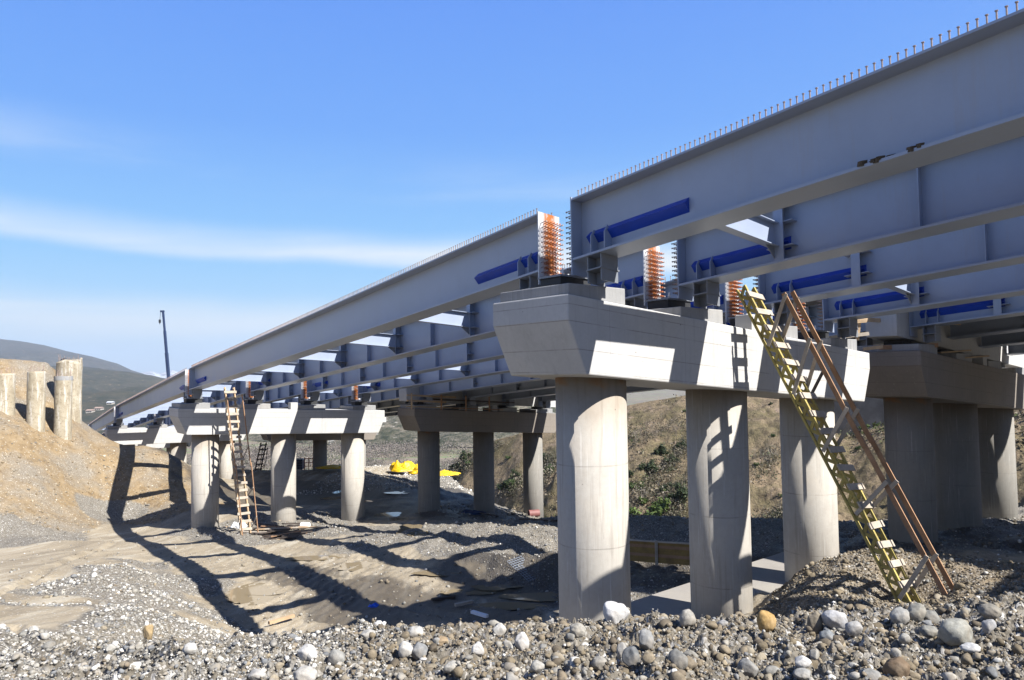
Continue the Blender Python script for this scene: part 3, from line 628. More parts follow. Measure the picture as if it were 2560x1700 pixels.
    if 't' in studs:
        s = .12; k = 0
        while s < L_-.1:
            Q = at2(s)+ZV*(GD+.001)
            for x in (.08, .52): rows.append((Q+eM(s/L_)*x, ZV, .15, M['studgrey']))
            s += .105 if lod == 0 else .21; k += 1
    if rows:
        def seen(r_):
            q_ = np.array(r_[0]); Zq = q_@_F; x_ = 1280+FPX*(q_@R2)/Zq if Zq > .5 else -1; y_ = 850-FPX*(q_@U2)/Zq if Zq > .5 else -1
            return (0 if (0 < x_ < 2560 and -20 < y_ < 1700) else 1, Zq)
        if lod <= 1: rows.sort(key=seen)
        quota = 100 if lod <= 1 else 0
        o0 = {}
        if quota:
            for base, dv, ln, mt in rows[:quota]:
                I = t
                key = (mt.name, round(float(dv[2]), 1), ln, round(float(dv[0]),2))
                if key not in o0:
                    mb_ = stud((0, 0, 0), np.array((Matrix.Rotation(-rz, 3, 'Z') @ Vector(dv))), ln)
                    me = bpy.data.meshes.new('stud'); me.from_pydata(mb_.v, [], mb_.f); me.materials.append(mt); o0[key] = me
                o = bpy.data.objects.new('stud', o0[key]); C.objects.link(o); o.parent = t
                o.location = inv_of(t) @ Vector(base)
        mats = {}
        for base, dv, ln, mt in rows[quota:]:
            mb_ = mats.setdefault(mt.name, (MB(), mt))[0]
            q = stud(base, dv, ln); mb_.poly(q.v, q.f)
        for nm, (mb_, mt) in mats.items():
            o = part('stud_rows', mb_, mt, t); o['kind'] = 'stuff'
    return t, at2, d, L_

GA = {}
class Fk: pass
P0f = Frame(0, 0, 0, 1.0609, -.1213)
def gcorner(i, sg, k, fam='A'):
    if fam == 'A':
        fr = P0f if i == 0 else FA[i]
        return align((i-1)*LS+sg*.55)+fr.es*3.48*k, fr
    return FB[i].p(-1+3.48*k, sg*.55, HG), FB[i]
names_k = ['outermost', 'second', 'third', 'fourth']
for k in range(4):
    # right-hand span, from the nearest pier past the camera
    A, fa = gcorner(1, -1, k); B, fb = gcorner(0, 1, k)
    GA[(0, k)] = make_girder(A, B, fa, fb, '%s steel girder of the near bridge, running out of frame at upper right' % names_k[k],
                             'steel girders of the near bridge', lod=0 if k == 0 else 1, studs='et' if k < 2 else 'e', plates=(True, False), outer=(k == 0))
    A, fa = gcorner(1, 1, k); B, fb = gcorner(2, -1, k)
    GA[(1, k)] = make_girder(A, B, fa, fb, '%s steel girder between the nearest and the second pier' % names_k[k],
                             'steel girders of the near bridge', lod=0 if k < 2 else 1, studs='pet', outer=(k == 0))
    A, fa = gcorner(2, 1, k); B, fb = gcorner(3, -1, k)
    GA[(2, k)] = make_girder(A, B, fa, fb, '%s steel girder between the second and third pier, its studs bright with rust' % names_k[k],
                             'steel girders of the near bridge', lod=1 if k == 0 else 2, studs='pet', outer=(k == 0))
    A, fa = gcorner(3, 1, k); B, fb = gcorner(4, -1, k)
    GA[(3, k)] = make_girder(A, B, fa, fb, '%s steel girder beyond the third pier, right of the old piles' % names_k[k],
                             'steel girders of the near bridge', lod=2, studs='pet', outer=(k == 0))
for k in range(2):
    A, fa = gcorner(4, 1, k); B, fb = gcorner(5, -1, k)
    make_girder(A, B, fa, fb, '%s steel girder of the farthest visible span, disappearing behind the tallest old pile' % names_k[k], 'steel girders of the near bridge', lod=3, studs='t')

# right face of the first right-span plate carries studs too: handled by 'e'
B0 = Frame(0, 0, 0, .80, -.09)
for k in range(4):
    A, fa = gcorner(1, -1, k, 'B'); dB = np.array([math.cos(R(-54)), math.sin(R(-54)), .078]); B = A+dB*26
    make_girder(A, B, fa, fa, '%s rear bridge girder entering at the right edge above the shaded pier' % names_k[k], 'steel girders of the rear bridge', lod=1 if k < 2 else 3, plates=(False, False) if k else (True, False))
    A, fa = gcorner(1, 1, k, 'B'); B, fb = gcorner(2, -1, k, 'B')
    make_girder(A, B, fa, fb, '%s shaded girder of the rear bridge spanning behind the nearest pier' % names_k[k], 'steel girders of the rear bridge', lod=2)
    A, fa = gcorner(2, 1, k, 'B'); B, fb = gcorner(3, -1, k, 'B')
    make_girder(A, B, fa, fb, '%s girder of the rear bridge on its far span, dark under the deck' % names_k[k], 'steel girders of the rear bridge', lod=3)
    A, fa = gcorner(3, 1, k, 'B'); B, fb = gcorner(4, -1, k, 'B')
    make_girder(A, B, fa, fb, '%s girder of the rear bridge beyond its farthest pier' % names_k[k], 'steel girders of the rear bridge', lod=3)
# concrete deck on the rear bridge, concrete diaphragms over its piers
def deck(A, B, eA, eB, label):
    m = MB(); sweep(m, rect(-1.1, 11.25-.9, GD+.02, GD+.27), A, B, eA, eB)
    o = part('deck_slab', m, M['slab'], None, loc=A.tolist()); tag(o, label, 'deck slab', 'deck slabs of the rear bridge')
A, fa = gcorner(1, 0, 0, 'B'); deck(A+fa.n*-.0, A+dB*27, fa.es, fa.es, 'concrete deck slab of the rear bridge above its right-edge girders')
B, fb = gcorner(2, 0, 0, 'B'); deck(A+fa.n*.01, B, fa.es, fb.es, 'concrete deck slab of the rear bridge behind the nearest pier')
A = B; fa = fb; B, fb = gcorner(3, 0, 0, 'B'); deck(A+fa.n*.01, B, fa.es, fb.es, 'concrete deck slab of the rear bridge on its far span')
A = B; fa = fb; B, fb = gcorner(4, 0, 0, 'B'); deck(A+fa.n*.01, B, fa.es, fb.es, 'concrete deck slab of the rear bridge beyond its last visible pier')
for i_, lab in ((1, 'pale concrete end block above the shaded right-edge pier'), (2, 'concrete end block on the shaded pier left of the nearest column'), (3, 'concrete end block on the farthest pier of the rear bridge')):
    fr = FB[i_]; m = MB(); pr = [(-2, 1.95), (12.4, 1.95), (12.4, HG+GD+.01), (-2, HG+GD+.01)]
    m.prism([fr.p(u, -.5, h) for u, h in pr], [fr.p(u, .5, h) for u, h in pr])
    o = part('concrete_diaphragm', m, M['cap'], None, bevel=.02, loc=fr.p(-2, 0, 1.95).tolist()); tag(o, lab, 'concrete beam', 'concrete diaphragms of the rear bridge')
    for k in range(4):
        m = MB(); c = fr.p(-.7+3.48*k, 0, 1.78); m.box(c, fr.e*.32, fr.n*.32, ZV*.16)
        o = part('bridge_bearing', m, M['black'], None, loc=c.tolist())
        tag(o, 'black bearing pad under the concrete end block, on the cap of the %s' % ['', 'right-edge pier', 'shaded middle pier', 'farthest rear pier'][i_], 'bearing', 'bearings of the rear bridge on pier %d' % i_)

# cross beams between neighbouring girders
where = {0: 'right-hand span', 1: 'left of the nearest pier', 2: 'beyond the second pier', 3: 'far span by the piles'}
for sp in range(4):
    for k in (0, 2):      # the girders are braced in pairs
        t1, at1, d1, L1 = GA[(sp, k)]; t2, at2_, d2, L2 = GA[(sp, k+1)]
        s = 2.6; n = 0
        while s < L1-1.2:
            if sp == 0 and s > 14: break
            fr = FA[1] if sp < 1 else FA[sp]
            P1 = at1(s); P2 = at2_(s*L2/L1); e = P2-P1; eh = e/np.linalg.norm(e)
            a = P1+eh*.34; b = P2+eh*.022
            dh = np.array([d1[0], d1[1], 0]); dh /= np.linalg.norm(dh)
            ordn = ['first', 'second', 'third', 'fourth', 'fifth', 'sixth'][n]
            t = thing('cross_beam', ((a+b)/2).tolist(), math.atan2(e[1], e[0]),
                      '%s cross beam between the %s and %s girders, %s' % (ordn, names_k[k], names_k[k+1], where[sp]), 'cross beam', 'cross beams between the steel girders')
            m = MB()
            m.prism([a+dh*x+ZV*z for x, z in rect(-.006, .006, .352, .808)], [b+dh*x+ZV*z for x, z in rect(-.006, .006, .352, .808)]); part('web', m, M['paint'], t)
            for z in (.335, .81):
                m = MB(); m.prism([a+dh*x+ZV*zz for x, zz in rect(-.12, .12, z, z+.016)], [b+dh*x+ZV*zz for x, zz in rect(-.12, .12, z, z+.016)]); part('flange', m, M['paint'], t)
            m = MB(); q = b-eh*.002; m.prism([q-dh*.008+ZV*.33, q-dh*.008-eh*.34+ZV*.33, q-dh*.008+ZV*.10], [q+dh*.008+ZV*.33, q+dh*.008-eh*.34+ZV*.33, q+dh*.008+ZV*.10]); part('gusset', m, M['bracket'], t)
            s += 5.44; n += 1

# soil lying on the lower flange of the near girder
t1, at1, d1, L1 = GA[(0, 0)]
for k, (s_0, s_1, lab) in enumerate(((6.05, .30, 'strip of dark soil lying on the lower flange of the outermost girder'), (6.62, .07, 'single lump of soil on the lower flange, right of the strip'))):
    m = MB(); rnd = random.Random(k+3)
    for q in range(30 if k == 0 else 7):
        c = at1(s_0+rnd.uniform(-s_1, s_1))+P0f.es*rnd.uniform(.02, .16)+ZV*(.047+rnd.uniform(0, .03)); r_ = rnd.uniform(.015, .045)
        m.box(c, (r_, r_*.3, .2*r_), (-r_*.2, r_, .1*r_), (.1*r_, 0, r_*.8))
    tag(part('soil_clump', m, simple('dark_soil', (.07, .05, .03), .95, .4, 20), None, loc=at1(s_0).tolist()), lab, 'soil')

# bearings of the near bridge
ordk = ['first', 'second', 'third', 'fourth']
for i_ in (1, 2, 3, 4):
    fr = FA[i_]
    for k in range(4):
        c = fr.p(-.7+3.48*k, 0, 0); zt = fr.p(-.7+3.48*k, 0, ht_)[2]+.30; zb = zt+.002
        c[2] = zb
        t = thing('bridge_bearing', c.tolist(), fr.al, 'black pot bearing, %s from the left on the cap of the %s pier' % (ordk[k], ['', 'nearest', 'second', 'third', 'fourth'][i_]), 'bearing', 'bearings of the near bridge')
        m = MB(); m.box(c+ZV*.12, fr.e*.44, fr.n*.30, ZV*.12); part('bearing_body', m, M['black'], t, bevel=.01)
        if i_ < 3:
            m = MB(); m.box(c+ZV*.262, fr.e*.48, fr.n*.34, ZV*.02); part('top_plate', m, M['bracket'], t)
            for sx_, sy_ in ((-1, -1), (1, -1), (0, -1), (1, 1)):
                m = MB(); q = c+fr.e*.36*sx_+fr.n*.28*sy_+ZV*.284; m.tube(q, q+ZV*.13, .022, n=8); m.tube(q+ZV*.03, q+ZV*.06, .04, n=6); part('anchor_bolt', m, M['bolt'], t)
#@@PART2
# ------------------------------------------------------------ pixel to ground
def pg(x, y, z0=3.2, z1=140):
    D = np.geomspace(z0, z1, 2600); Q = np.array([W(x, y, 1.)])*D[:, None]
    g = ground(Q[:, 0], Q[:, 1]); below = np.nonzero(Q[:, 2] < g)[0]
    k = below[0] if len(below) else -1
    q = Q[k].copy(); q[2] = g[k]; return q

# ------------------------------------------------------------ site ladders
def make_ladder(top, foot, e, label, rung_gap=.43, rungw=.70, railw=.40, hand=True, mats=('wood_yellow', 'wood_grey', 'wood_rail'), lattice=.22, hoff=.72, hw=.5, posts=((.2, .0), (.36, .22), (.54, .44), (.73, .66), (.97, .87)), hl=.9):
    top = np.array(top, float); foot = np.array(foot, float); t = foot-top; L_ = np.linalg.norm(t); t = t/L_
    e = np.array(e, float); e /= np.linalg.norm(e)
    N = np.cross(e, t); N /= np.linalg.norm(N)
    if N[2] > 0: N = -N            # N: the under side
    T = thing('site_ladder', foot.tolist(), 0, label, 'ladder', 'ladders leaning on the piers')
    for sg in (-1, 1):
        m = MB(); o = e*sg*railw/2
        m.bar(top+o, foot+o, .07, .045, e); m.bar(top+o+N*lattice, foot+o+N*lattice, .07, .045, e)
        s = .03; k = 0
        while s < L_-.2:
            a = top+o+t*s+N*(.02 if k % 2 == 0 else lattice-.02); b = top+o+t*(s+.17)+N*(lattice-.02 if k % 2 == 0 else .02)
            m.bar(a, b, .025, .075, e); s += .17; k += 1
        part('lattice_rail', m, M[mats[0]], T)
    s = .28
    while s < L_-.1:
        m = MB(); j = random.uniform(-.03, .03); c = top+t*(s+random.uniform(-.015, .015))-N*.042+e*(j*.6-.0); r_ = e+t*random.uniform(-.05, .05)
        m.box(c, r_*rungw/2*random.uniform(.94, 1.05), t*.072, N*.017); part('step_board', m, M[mats[1]], T); s += rung_gap
    if hand:
        for sg in (-1, 1):
            o = e*(sg*hw/2+.06)-N*hoff; a0 = top+t*(.62 if sg < 0 else .5)+o; a1 = foot-t*(.1 if sg > 0 else .0)+o
            bend = e*.05
            m = MB(); mid = (a0+a1)/2+bend+N*.05; m.bar(a0, mid+t*.2, .04, .10, e); m.bar(mid+e*.041, a1, .04, .10, e)
            part('handrail', m, M[mats[2]], T)
            for fa_, fb_ in posts:
                m = MB(); pa = top+t*L_*fa_+e*sg*(railw/2+.05)+N*.15; pb = top+t*max(L_*fb_+.1, .66)+e*sg*(hw/2+.01)+e*.06-N*(hoff+.05)
                m.bar(pa, pb, .025, .085, e); part('rail_post', m, M['wood_grey' if mats[0] != 'wood_dark' else 'wood_dark'], T)
    return T
f1 = FA[1]
make_ladder(W(1873, 716, 17.25), W(2292, 1516, 15.2), f1.es, 'tall yellow lattice ladder with brown handrails leaning on the nearest pier')
f2 = FA[2]
make_ladder(W(574, 968, 41.9), W(616, 1338, 40.6), f2.es, 'pale wooden ladder with thin handrails leaning on the second pier', hand=True, mats=('wood_new', 'wood_grey', 'wood_rail'), lattice=.16, hoff=.5, hw=.85, railw=.5, rungw=.68,
            posts=((.2, .08), (.5, .4), (.75, .68), (.97, .87)))
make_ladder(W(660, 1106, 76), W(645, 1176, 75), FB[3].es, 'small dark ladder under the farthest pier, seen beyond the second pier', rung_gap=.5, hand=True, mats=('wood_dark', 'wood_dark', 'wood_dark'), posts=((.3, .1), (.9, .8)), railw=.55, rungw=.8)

# ------------------------------------------------------------ old bored piles on the bank
def pile(x0, x1, ytop, Z, r, label, jag=0., rim=False):
    c = W((x0+x1)/2, ytop, Z); n = 40
    T = thing('bored_pile', [c[0], c[1], c[2]-8], 0, label, 'concrete pile', 'old bored piles on the bank')
    zs = np.r_[np.linspace(-9, -.35, 40), -.2, -.1, 0]; V_ = []; F_ = []
    for iz, z in enumerate(zs):
        for q in range(n):
            a = q*2*math.pi/n
            rr_ = r*(1+.035*float(vnoise(np.array([a*3.]), np.array([z*2.2]), 5)[0])+.03*float(vnoise(np.array([a*9.]), np.array([z*7]), 6)[0]))
            if z > -.4 and rim: rr_ *= 1.05
            zz = z + (jag*float(vnoise(np.array([a*1.2]), np.array([3.]), 9)[0]) if z > -.5 else 0)
            V_.append((c[0]+rr_*math.cos(a), c[1]+rr_*math.sin(a), c[2]+zz))
    for iz in range(len(zs)-1):
        for q in range(n): F_.append((iz*n+q, iz*n+(q+1) % n, (iz+1)*n+(q+1) % n, (iz+1)*n+q))
    F_.append(tuple(range((len(zs)-1)*n, len(zs)*n)))
    m = MB(); m.v = V_; m.f = F_; part('pile_shaft', m, M['pile'], T, smooth=True)
    if rim:
        m = MB(); m.tube((c[0], c[1], c[2]-.28), (c[0], c[1], c[2]+.02), r*1.07, n=32); part('pile_rim', m, M['pedestal'], T)
    for k in range(13):
        a = k*2*math.pi/13+random.uniform(-.2, .2); m = MB(); b = np.array([c[0]+r*.8*math.cos(a), c[1]+r*.8*math.sin(a), c[2]-.1])
        m.tube(b, b+np.array([random.uniform(-.1, .1), random.uniform(-.1, .1), random.uniform(.25, .62)]), .012, n=5); part('rebar', m, M['studgrey'], T)
pile(-14, 40, 934, 50.0, .60, 'old concrete pile cut by the left edge of the photo', 0, False)
pile(68, 115, 929, 50.6, .55, 'second old concrete pile from the left, with white lime runs')
pile(136, 182, 941, 51.8, .55, 'third old concrete pile with a pale grey cap ring', 0, True)
pile(140, 207, 902, 55.5, .86, 'tallest old concrete pile with a broken top, behind the ringed one', .5, False)

# ------------------------------------------------------------ hills and mountains
def interp(pts, x): return np.interp(x, [p[0] for p in pts], [p[1] for p in pts])
def ridge_sheet(name, xs, ridge, dr, df, zf, mat, nx=260, ny=90, amp=2., freq=.02, back=1.6, seed=1, shape=1., octs=6, zb=None):
    """land rising from a foot line (distance df, height zf) to a ridge seen at the given pixels, then falling behind"""
    X = np.linspace(xs[0], xs[1], nx); S = np.r_[np.linspace(0, 1, ny), np.linspace(1, back, ny//4)[1:]]
    Vv = np.empty((len(S), nx, 3))
    ry = interp(ridge, X); D = interp(dr, X) if isinstance(dr, list) else np.full(nx, float(dr)); Df = interp(df, X) if isinstance(df, list) else np.full(nx, float(df))
    for ix, x in enumerate(X):
        r0 = W(x, ry[ix], 1.)*D[ix]; u = W(x, 940, 1.)[:2]
        f0 = np.array([*(u*Df[ix]), zf if not isinstance(zf, list) else interp(zf, x)])
        for k, s in enumerate(S):
            if s <= 1: q = f0*(1-s)+r0*s; q[2] = f0[2]+(r0[2]-f0[2])*s**shape
            else:
                q = r0.copy(); q[:2] = r0[:2]*(1+(s-1)*(1-Df[ix]/D[ix])); q[2] = r0[2]-(r0[2]-(f0[2] if zb is None else zb))*((s-1)/(back-1))**1.3
            Vv[k, ix] = q
    prof = np.sin(np.clip(S, 0, 1)*math.pi)**.6+.12
    Vv[..., 2] += amp*fbm(Vv[..., 0], Vv[..., 1], freq, octs, seed, .55)*prof[:, None]
    nS = len(S); i, j = np.meshgrid(np.arange(nS-1), np.arange(nx-1), indexing='ij')
    Fq = np.c_[(i*nx+j).ravel(), (i*nx+j+1).ravel(), ((i+1)*nx+j+1).ravel(), ((i+1)*nx+j).ravel()]
    me = np_mesh(name, Vv.reshape(-1, 3), Fq, mat, True); o = bpy.data.objects.new(name, me); C.objects.link(o); tag(o, kind='structure')
    return Vv
def hill_mat(name, grass, bare, dark, sc, rock=None, rockamt=.5, dk=(.5, .62)):
    m, N, L, b = newmat(name); v = coords(N, L)
    n = noise(N, L, v, sc, 7, .62); n2 = noise(N, L, v, sc*5, 6, .7); n3 = noise(N, L, v, sc*23, 5, .7)
    col = mixcol(N, L, mrange(N, L, n, .42, .58), bare, grass)
    col = mixcol(N, L, mrange(N, L, n2, dk[0], dk[1], 0, .9), col, dark)
    col = mixcol(N, L, mrange(N, L, n3, .45, .7, 0, .5), col, tuple(c*.5 for c in grass))
    if rock: col = mixcol(N, L, mrange(N, L, noise(N, L, coords(N, L, 'Object', (1, 1, .5)), sc*2.7, 7, .65), .56+.1*(1-rockamt), .62+.1*(1-rockamt)), col, rock)
    L.new(col, b.inputs['Base Color']); b.inputs['Roughness'].default_value = .95; b.inputs['Specular IOR Level'].default_value = .1
    bump(N, L, b, math_(N, L, 'ADD', n2, math_(N, L, 'MULTIPLY', n3, .5)), .8, .12/sc)
    return m
M['hill'] = hill_mat('dry_hillside_grass', (.15, .125, .072), (.235, .18, .12), (.095, .075, .052), .16, (.25, .19, .14), .6, (.5, .62))
M['mount1'] = hill_mat('scrub_mountain', (.075, .078, .05), (.20, .175, .135), (.03, .038, .024), .028, (.34, .32, .28), .6, (.42, .6))
M['mount2'] = hill_mat('wooded_mountain', (.036, .044, .034), (.085, .075, .056), (.05, .055, .042), .03, (.33, .25, .18), .35, (.4, .6))
M['mount3'] = hill_mat('far_wooded_mountain', (.036, .042, .034), (.075, .068, .055), (.05, .055, .045), .018, (.30, .24, .18), .35, (.4, .6))
M['snow'] = hill_mat('snow_mountain', (.60, .63, .68), (.50, .53, .58), (.16, .18, .22), .002, None, 0, (.5, .56))
HV = ridge_sheet('hillside', (1085, 2760), [(1085, 1215), (1118, 1176), (1158, 1144), (1200, 1120), (1240, 1100), (1310, 1078), (1400, 1058), (1570, 1012), (1646, 1000), (1720, 988), (1850, 975), (1990, 1000), (2060, 1080), (2130, 1093), (2209, 1066), (2300, 1030), (2560, 960), (2760, 900)],
                 [(1085, 165), (1300, 150), (1800, 135), (2200, 120), (2760, 110)], [(1085, 112), (1400, 84), (2000, 74), (2760, 66)], [(1085, -52.), (1400, -36), (2000, -28), (2760, -24)], M['hill'], 460, 150, 4.2, .07, seed=3, shape=.92)
ridge_sheet('mountain', (420, 1500), [(420, 1010), (560, 985), (700, 965), (900, 950), (1100, 940), (1300, 930), (1500, 930)], 1150, [(420, 760), (900, 640), (1300, 600), (1500, 590)], -60., M['mount1'], 420, 160, 34, .006, seed=14, shape=.8)
MV2 = ridge_sheet('mountain', (-300, 700), [(-300, 940), (0, 925), (150, 915), (209, 920), (260, 925), (320, 930), (380, 938), (430, 950), (520, 975), (700, 1010)], 3000, [(-300, 900), (200, 800), (700, 900)], -60., M['mount2'], 420, 160, 30, .003, seed=24, shape=.9)
ridge_sheet('mountain', (-400, 600), [(-400, 860), (-100, 842), (0, 847), (50, 852), (110, 862), (165, 877), (230, 891), (290, 908), (330, 926), (370, 938), (420, 948), (600, 975)], 5600, 3600, -40., M['mount3'], 420, 110, 45, .002, seed=34, shape=.9)
ridge_sheet('mountain', (280, 560), [(280, 950), (330, 941), (355, 931), (378, 927), (400, 934), (430, 925), (455, 934), (500, 926), (560, 950)], 9000, 7600, -60., M['snow'], 120, 30, 90, .0014, seed=44)

# dark retaining wall on the hill top at right
m = MB(); a = W(2070, 1130, 128); b_w = W(2226, 1128, 124)
for q in (a, b_w): q[2] = -18
m.bar(a+ZV*9.0, b_w+ZV*9.0, 1.2, 18.); o = part('retaining_wall', m, simple('dark_wet_rock_wall', (.045, .045, .05), .9, .5, .6, bumpv=.8), None, loc=a.tolist())
tag(o, 'dark rock cutting wall above the hillside behind the nearest pier', 'retaining wall')
# houses on the lower mountain
M['house'] = simple('pale_house_render', (.34, .31, .27), .8, .1, 1); M['roof'] = simple('pale_tin_roof', (.42, .44, .47), .6, .1, 1); M['tiles'] = simple('reddish_tile_roof', (.26, .19, .155), .8, .15, 1)
for k, (x, y, wpx, rf, lab) in enumerate(((276, 1010, 13, 'roof', 'pale metal-roofed house on the lower mountain slope, nearest the girder'), (247, 1025, 16, 'tiles', 'long pale house on the lower mountain slope, middle of the three'), (225, 1031, 15, 'tiles', 'reddish roofed house on the lower slope beside the tallest pile'))):
    Pm_ = MV2.reshape(-1, 3); Zm = Pm_@_F; em = (1280+FPX*(Pm_@R2)/Zm-x)**2+(850-FPX*(Pm_@U2)/Zm-y)**2; c = Pm_[int(np.argmin(em+np.where(Zm > 3000, 1e9, 0)))].copy(); Z = float(c@_F); wd = wpx/FPX*Z; T = thing('house', c.tolist(), 0, lab, 'house', 'houses on the lower mountain slope')
    m = MB(); m.box(c+ZV*.2, (wd/2, 0, 0), (0, 4, 0), ZV*2.2); part('wall', m, M['house'], T)
    m = MB(); h0 = c+ZV*2.42; A6 = [h0+np.array(p) for p in ((-wd/2-.5, -4.6, 0), (-wd/2-.5, 4.6, 0), (-wd/2-.5, 0, 1.8))]; m.prism(A6, [p+np.array((wd+1., 0, 0)) for p in A6]); part('roof', m, M[rf], T)
    for q in (-.28, 0., .28):
        m = MB(); m.box(c+np.array((wd*q, -4.03, 1.1)), (.7, 0, 0), (0, .03, 0), ZV*.7); part('window', m, M['black'], T)

# ------------------------------------------------------------ crane beyond the deck
cb, ct = W(425, 985, 118), W(407.7, 779, 118); base = np.array([cb[0]+.4, cb[1], -11.])
T = thing('mobile_crane', base.tolist(), 0, 'dark blue crane boom rising behind the far girders', 'crane')
dv = (ct-cb)/np.linalg.norm(ct-cb); Lc = np.linalg.norm(ct-cb)
foot_ = cb-dv*((cb[2]+8.5)/dv[2]); Lt = np.linalg.norm(ct-foot_)
for k, (f0, f1_, wd) in enumerate(((0, .42, .50), (.40, .66, .42), (.65, .84, .35), (.83, 1., .28))):
    m = MB(); m.bar(foot_+dv*Lt*f0, foot_+dv*Lt*f1_, wd, wd*1.1); part('boom_section', m, M['crane'], T, bevel=.03)
m = MB(); m.box(ct+dv*.05+np.array((-.12, 0, .0)), (.3, 0, 0), (0, .16, 0), (0, 0, .14)); part('boom_head', m, M['crane'], T)
hk_p = W(399.5, 803, 118); m = MB(); m.tube(ct+np.array((-.4, 0, 0)), hk_p, .03, n=5); part('hoist_cable', m, M['black'], T)
m = MB(); m.box(hk_p, (.13, 0, 0), (0, .12, 0), (0, 0, .26)); m.tube(hk_p-ZV*.2, hk_p-ZV*.5, .06, n=6); part('hook_block', m, M['black'], T)
m = MB(); m.box(base+ZV*1.3, (1.3, 0, 0), (0, 4.5, 0), ZV*.5); part('carrier', m, M['crane'], T)
for sx_ in (-1, 1):
    for sy_ in (-3, -1.5, 1.5, 3):
        m = MB(); q = base+np.array((1.2*sx_, sy_, .6)); m.tube(q, q+np.array((.3*sx_, 0, 0)), .6, n=16); part('wheel', m, M['black'], T)

# ------------------------------------------------------------ planks, boards, debris
def plank(p, q, w_, h_, mat, label, name='timber_plank', cat='plank', group='loose timbers', side=None):
    m = MB(); m.bar(p, q, w_, h_, side); c = (np.array(p)+np.array(q))/2
    o = part(name, m, M[mat], None, loc=c.tolist()); return tag(o, label, cat, group)
ZB = 24.4
plank(W(1930, 806, 22.5), W(2000, 796, 22.5), .1, .05, 'wood_new', 'short board lying on the nearest cap behind the ladder')
plank(W(2098, 808, 22.6), W(2166, 802, 22.6), .05, .10, 'wood_new', 'short pale board nailed on top of the upright stake, right of the ladder')
plank(W(2100, 842, 22.6), W(2172, 834, 22.6), .05, .11, 'wood_grey', 'weathered board nailed low on the upright stake, right of the ladder')
plank(W(2143, 851, 22.7), W(2148, 804, 22.7), .08, .09, 'wood_new', 'upright stake carrying two short boards, between the two near caps')
plank(W(2095, 797, 23.6), W(2400, 808, 25.5), .06, .13, 'wood_new', 'long pale plank reaching from the gap between the caps under the girders')
plank(W(2158, 873, 24.0), W(2206, 867, 23.8), .3, .10, 'wood_new', 'sunlit plank end poking over the left corner of the shaded cap')
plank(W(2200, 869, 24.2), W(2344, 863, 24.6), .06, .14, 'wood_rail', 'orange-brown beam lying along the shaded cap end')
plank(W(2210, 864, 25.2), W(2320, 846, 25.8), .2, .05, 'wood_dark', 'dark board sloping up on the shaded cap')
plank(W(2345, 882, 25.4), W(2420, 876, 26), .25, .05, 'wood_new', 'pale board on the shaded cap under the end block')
plank(W(2390, 896, 26.4), W(2465, 890, 27.4), .25, .05, 'wood_new', 'dusty board farther right on the shaded cap')
# timber platform on the cap of the rear pier left of the nearest column
fb2 = FB[2]
for k, (u0, u1, v, h, mt, lab) in enumerate(((-2.3, 2.2, -1.0, 1.62, 'wood_new', 'pale board on the platform over the middle rear pier, front edge'), (-2.4, 1.4, -1.25, 2.35, 'wood_new', 'upper pale guard board of the platform at the middle rear pier'),
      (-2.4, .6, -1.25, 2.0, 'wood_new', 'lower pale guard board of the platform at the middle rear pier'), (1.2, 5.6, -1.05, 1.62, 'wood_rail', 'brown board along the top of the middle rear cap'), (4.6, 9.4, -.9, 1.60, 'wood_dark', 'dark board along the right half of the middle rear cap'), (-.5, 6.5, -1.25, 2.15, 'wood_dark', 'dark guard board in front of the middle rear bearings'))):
    plank(fb2.p(u0, v, h), fb2.p(u1, v, h), .12, .06 if h < 1.9 else .12, mt, lab, group='platform boards on the middle rear pier')
for u, lab in ((-2.1, 'leftmost'), (0.2, 'second'), (2.2, 'third'), (4.2, 'rightmost')):
    plank(fb2.p(u, -1.32, 1.45), fb2.p(u, -1.32, 2.5), .1, .1, 'wood_new' if u < 0 else 'wood_rail', '%s upright post of the platform on the middle rear pier' % lab, 'platform_post', 'post', 'platform posts on the middle rear pier')
plank(W(2029, 985, 16.9), W(2062, 920, 16.9), .16, .03, 'wood_dark', 'black board wedged upright between the handrails of the yellow ladder')
# heap of boards by the second pier
for k in range(34):
    x = random.gauss(700, 42); y = random.uniform(1316, 1350) - abs(x-700)*.06; c = pg(x, y); a = random.uniform(-.5, .6)+.2; ln = random.uniform(.4, 1.1)
    d_ = np.array((math.cos(a), math.sin(a), random.uniform(-.1, .12)))*ln; c[2] += .06+.3*random.random()*max(0, 1-abs(x-705)/60)
    o = plank(c-d_, c+d_, random.uniform(.1, .25), .04, random.choice(['wood_dark', 'wood_grey', 'wood_rail', 'wood_new', 'wood_dark', 'wood_dark']), 'discarded board in the heap on the gravel at the foot of the second pier', group='discarded boards in the heap by the second pier')
for k, (x0, y0, x1, y1, mt, lab) in enumerate(((1138, 1520, 1180, 1511, 'wood_grey', 'thin weathered plank in the shadowed pit'), (1080, 1506, 1136, 1498, 'wood_dark', 'dark plank in the shadowed pit'),
      (1180, 1536, 1218, 1548, 'white_p', 'pale blue strip on the mud near the tall pier'), (1300, 1302, 1392, 1306, 'wood_dark', 'dark beam on the ground left of the nearest column'), (1165, 1278, 1245, 1294, 'wood_dark', 'dark slanting board by the middle rear pier'))):
    a = pg(x0, y0); b2 = pg(x1, y1); plank(a+ZV*.08, b2+ZV*.08, .12, .08, mt, lab)
ta = pg(735, 1552)+ZV*.10; tb = pg(672, 1566)+ZV*.10
plank(tb, ta+ZV*.06, .10, .09, 'wood_new', 'pale square timber lying at the edge of the muddy pit, lower left')
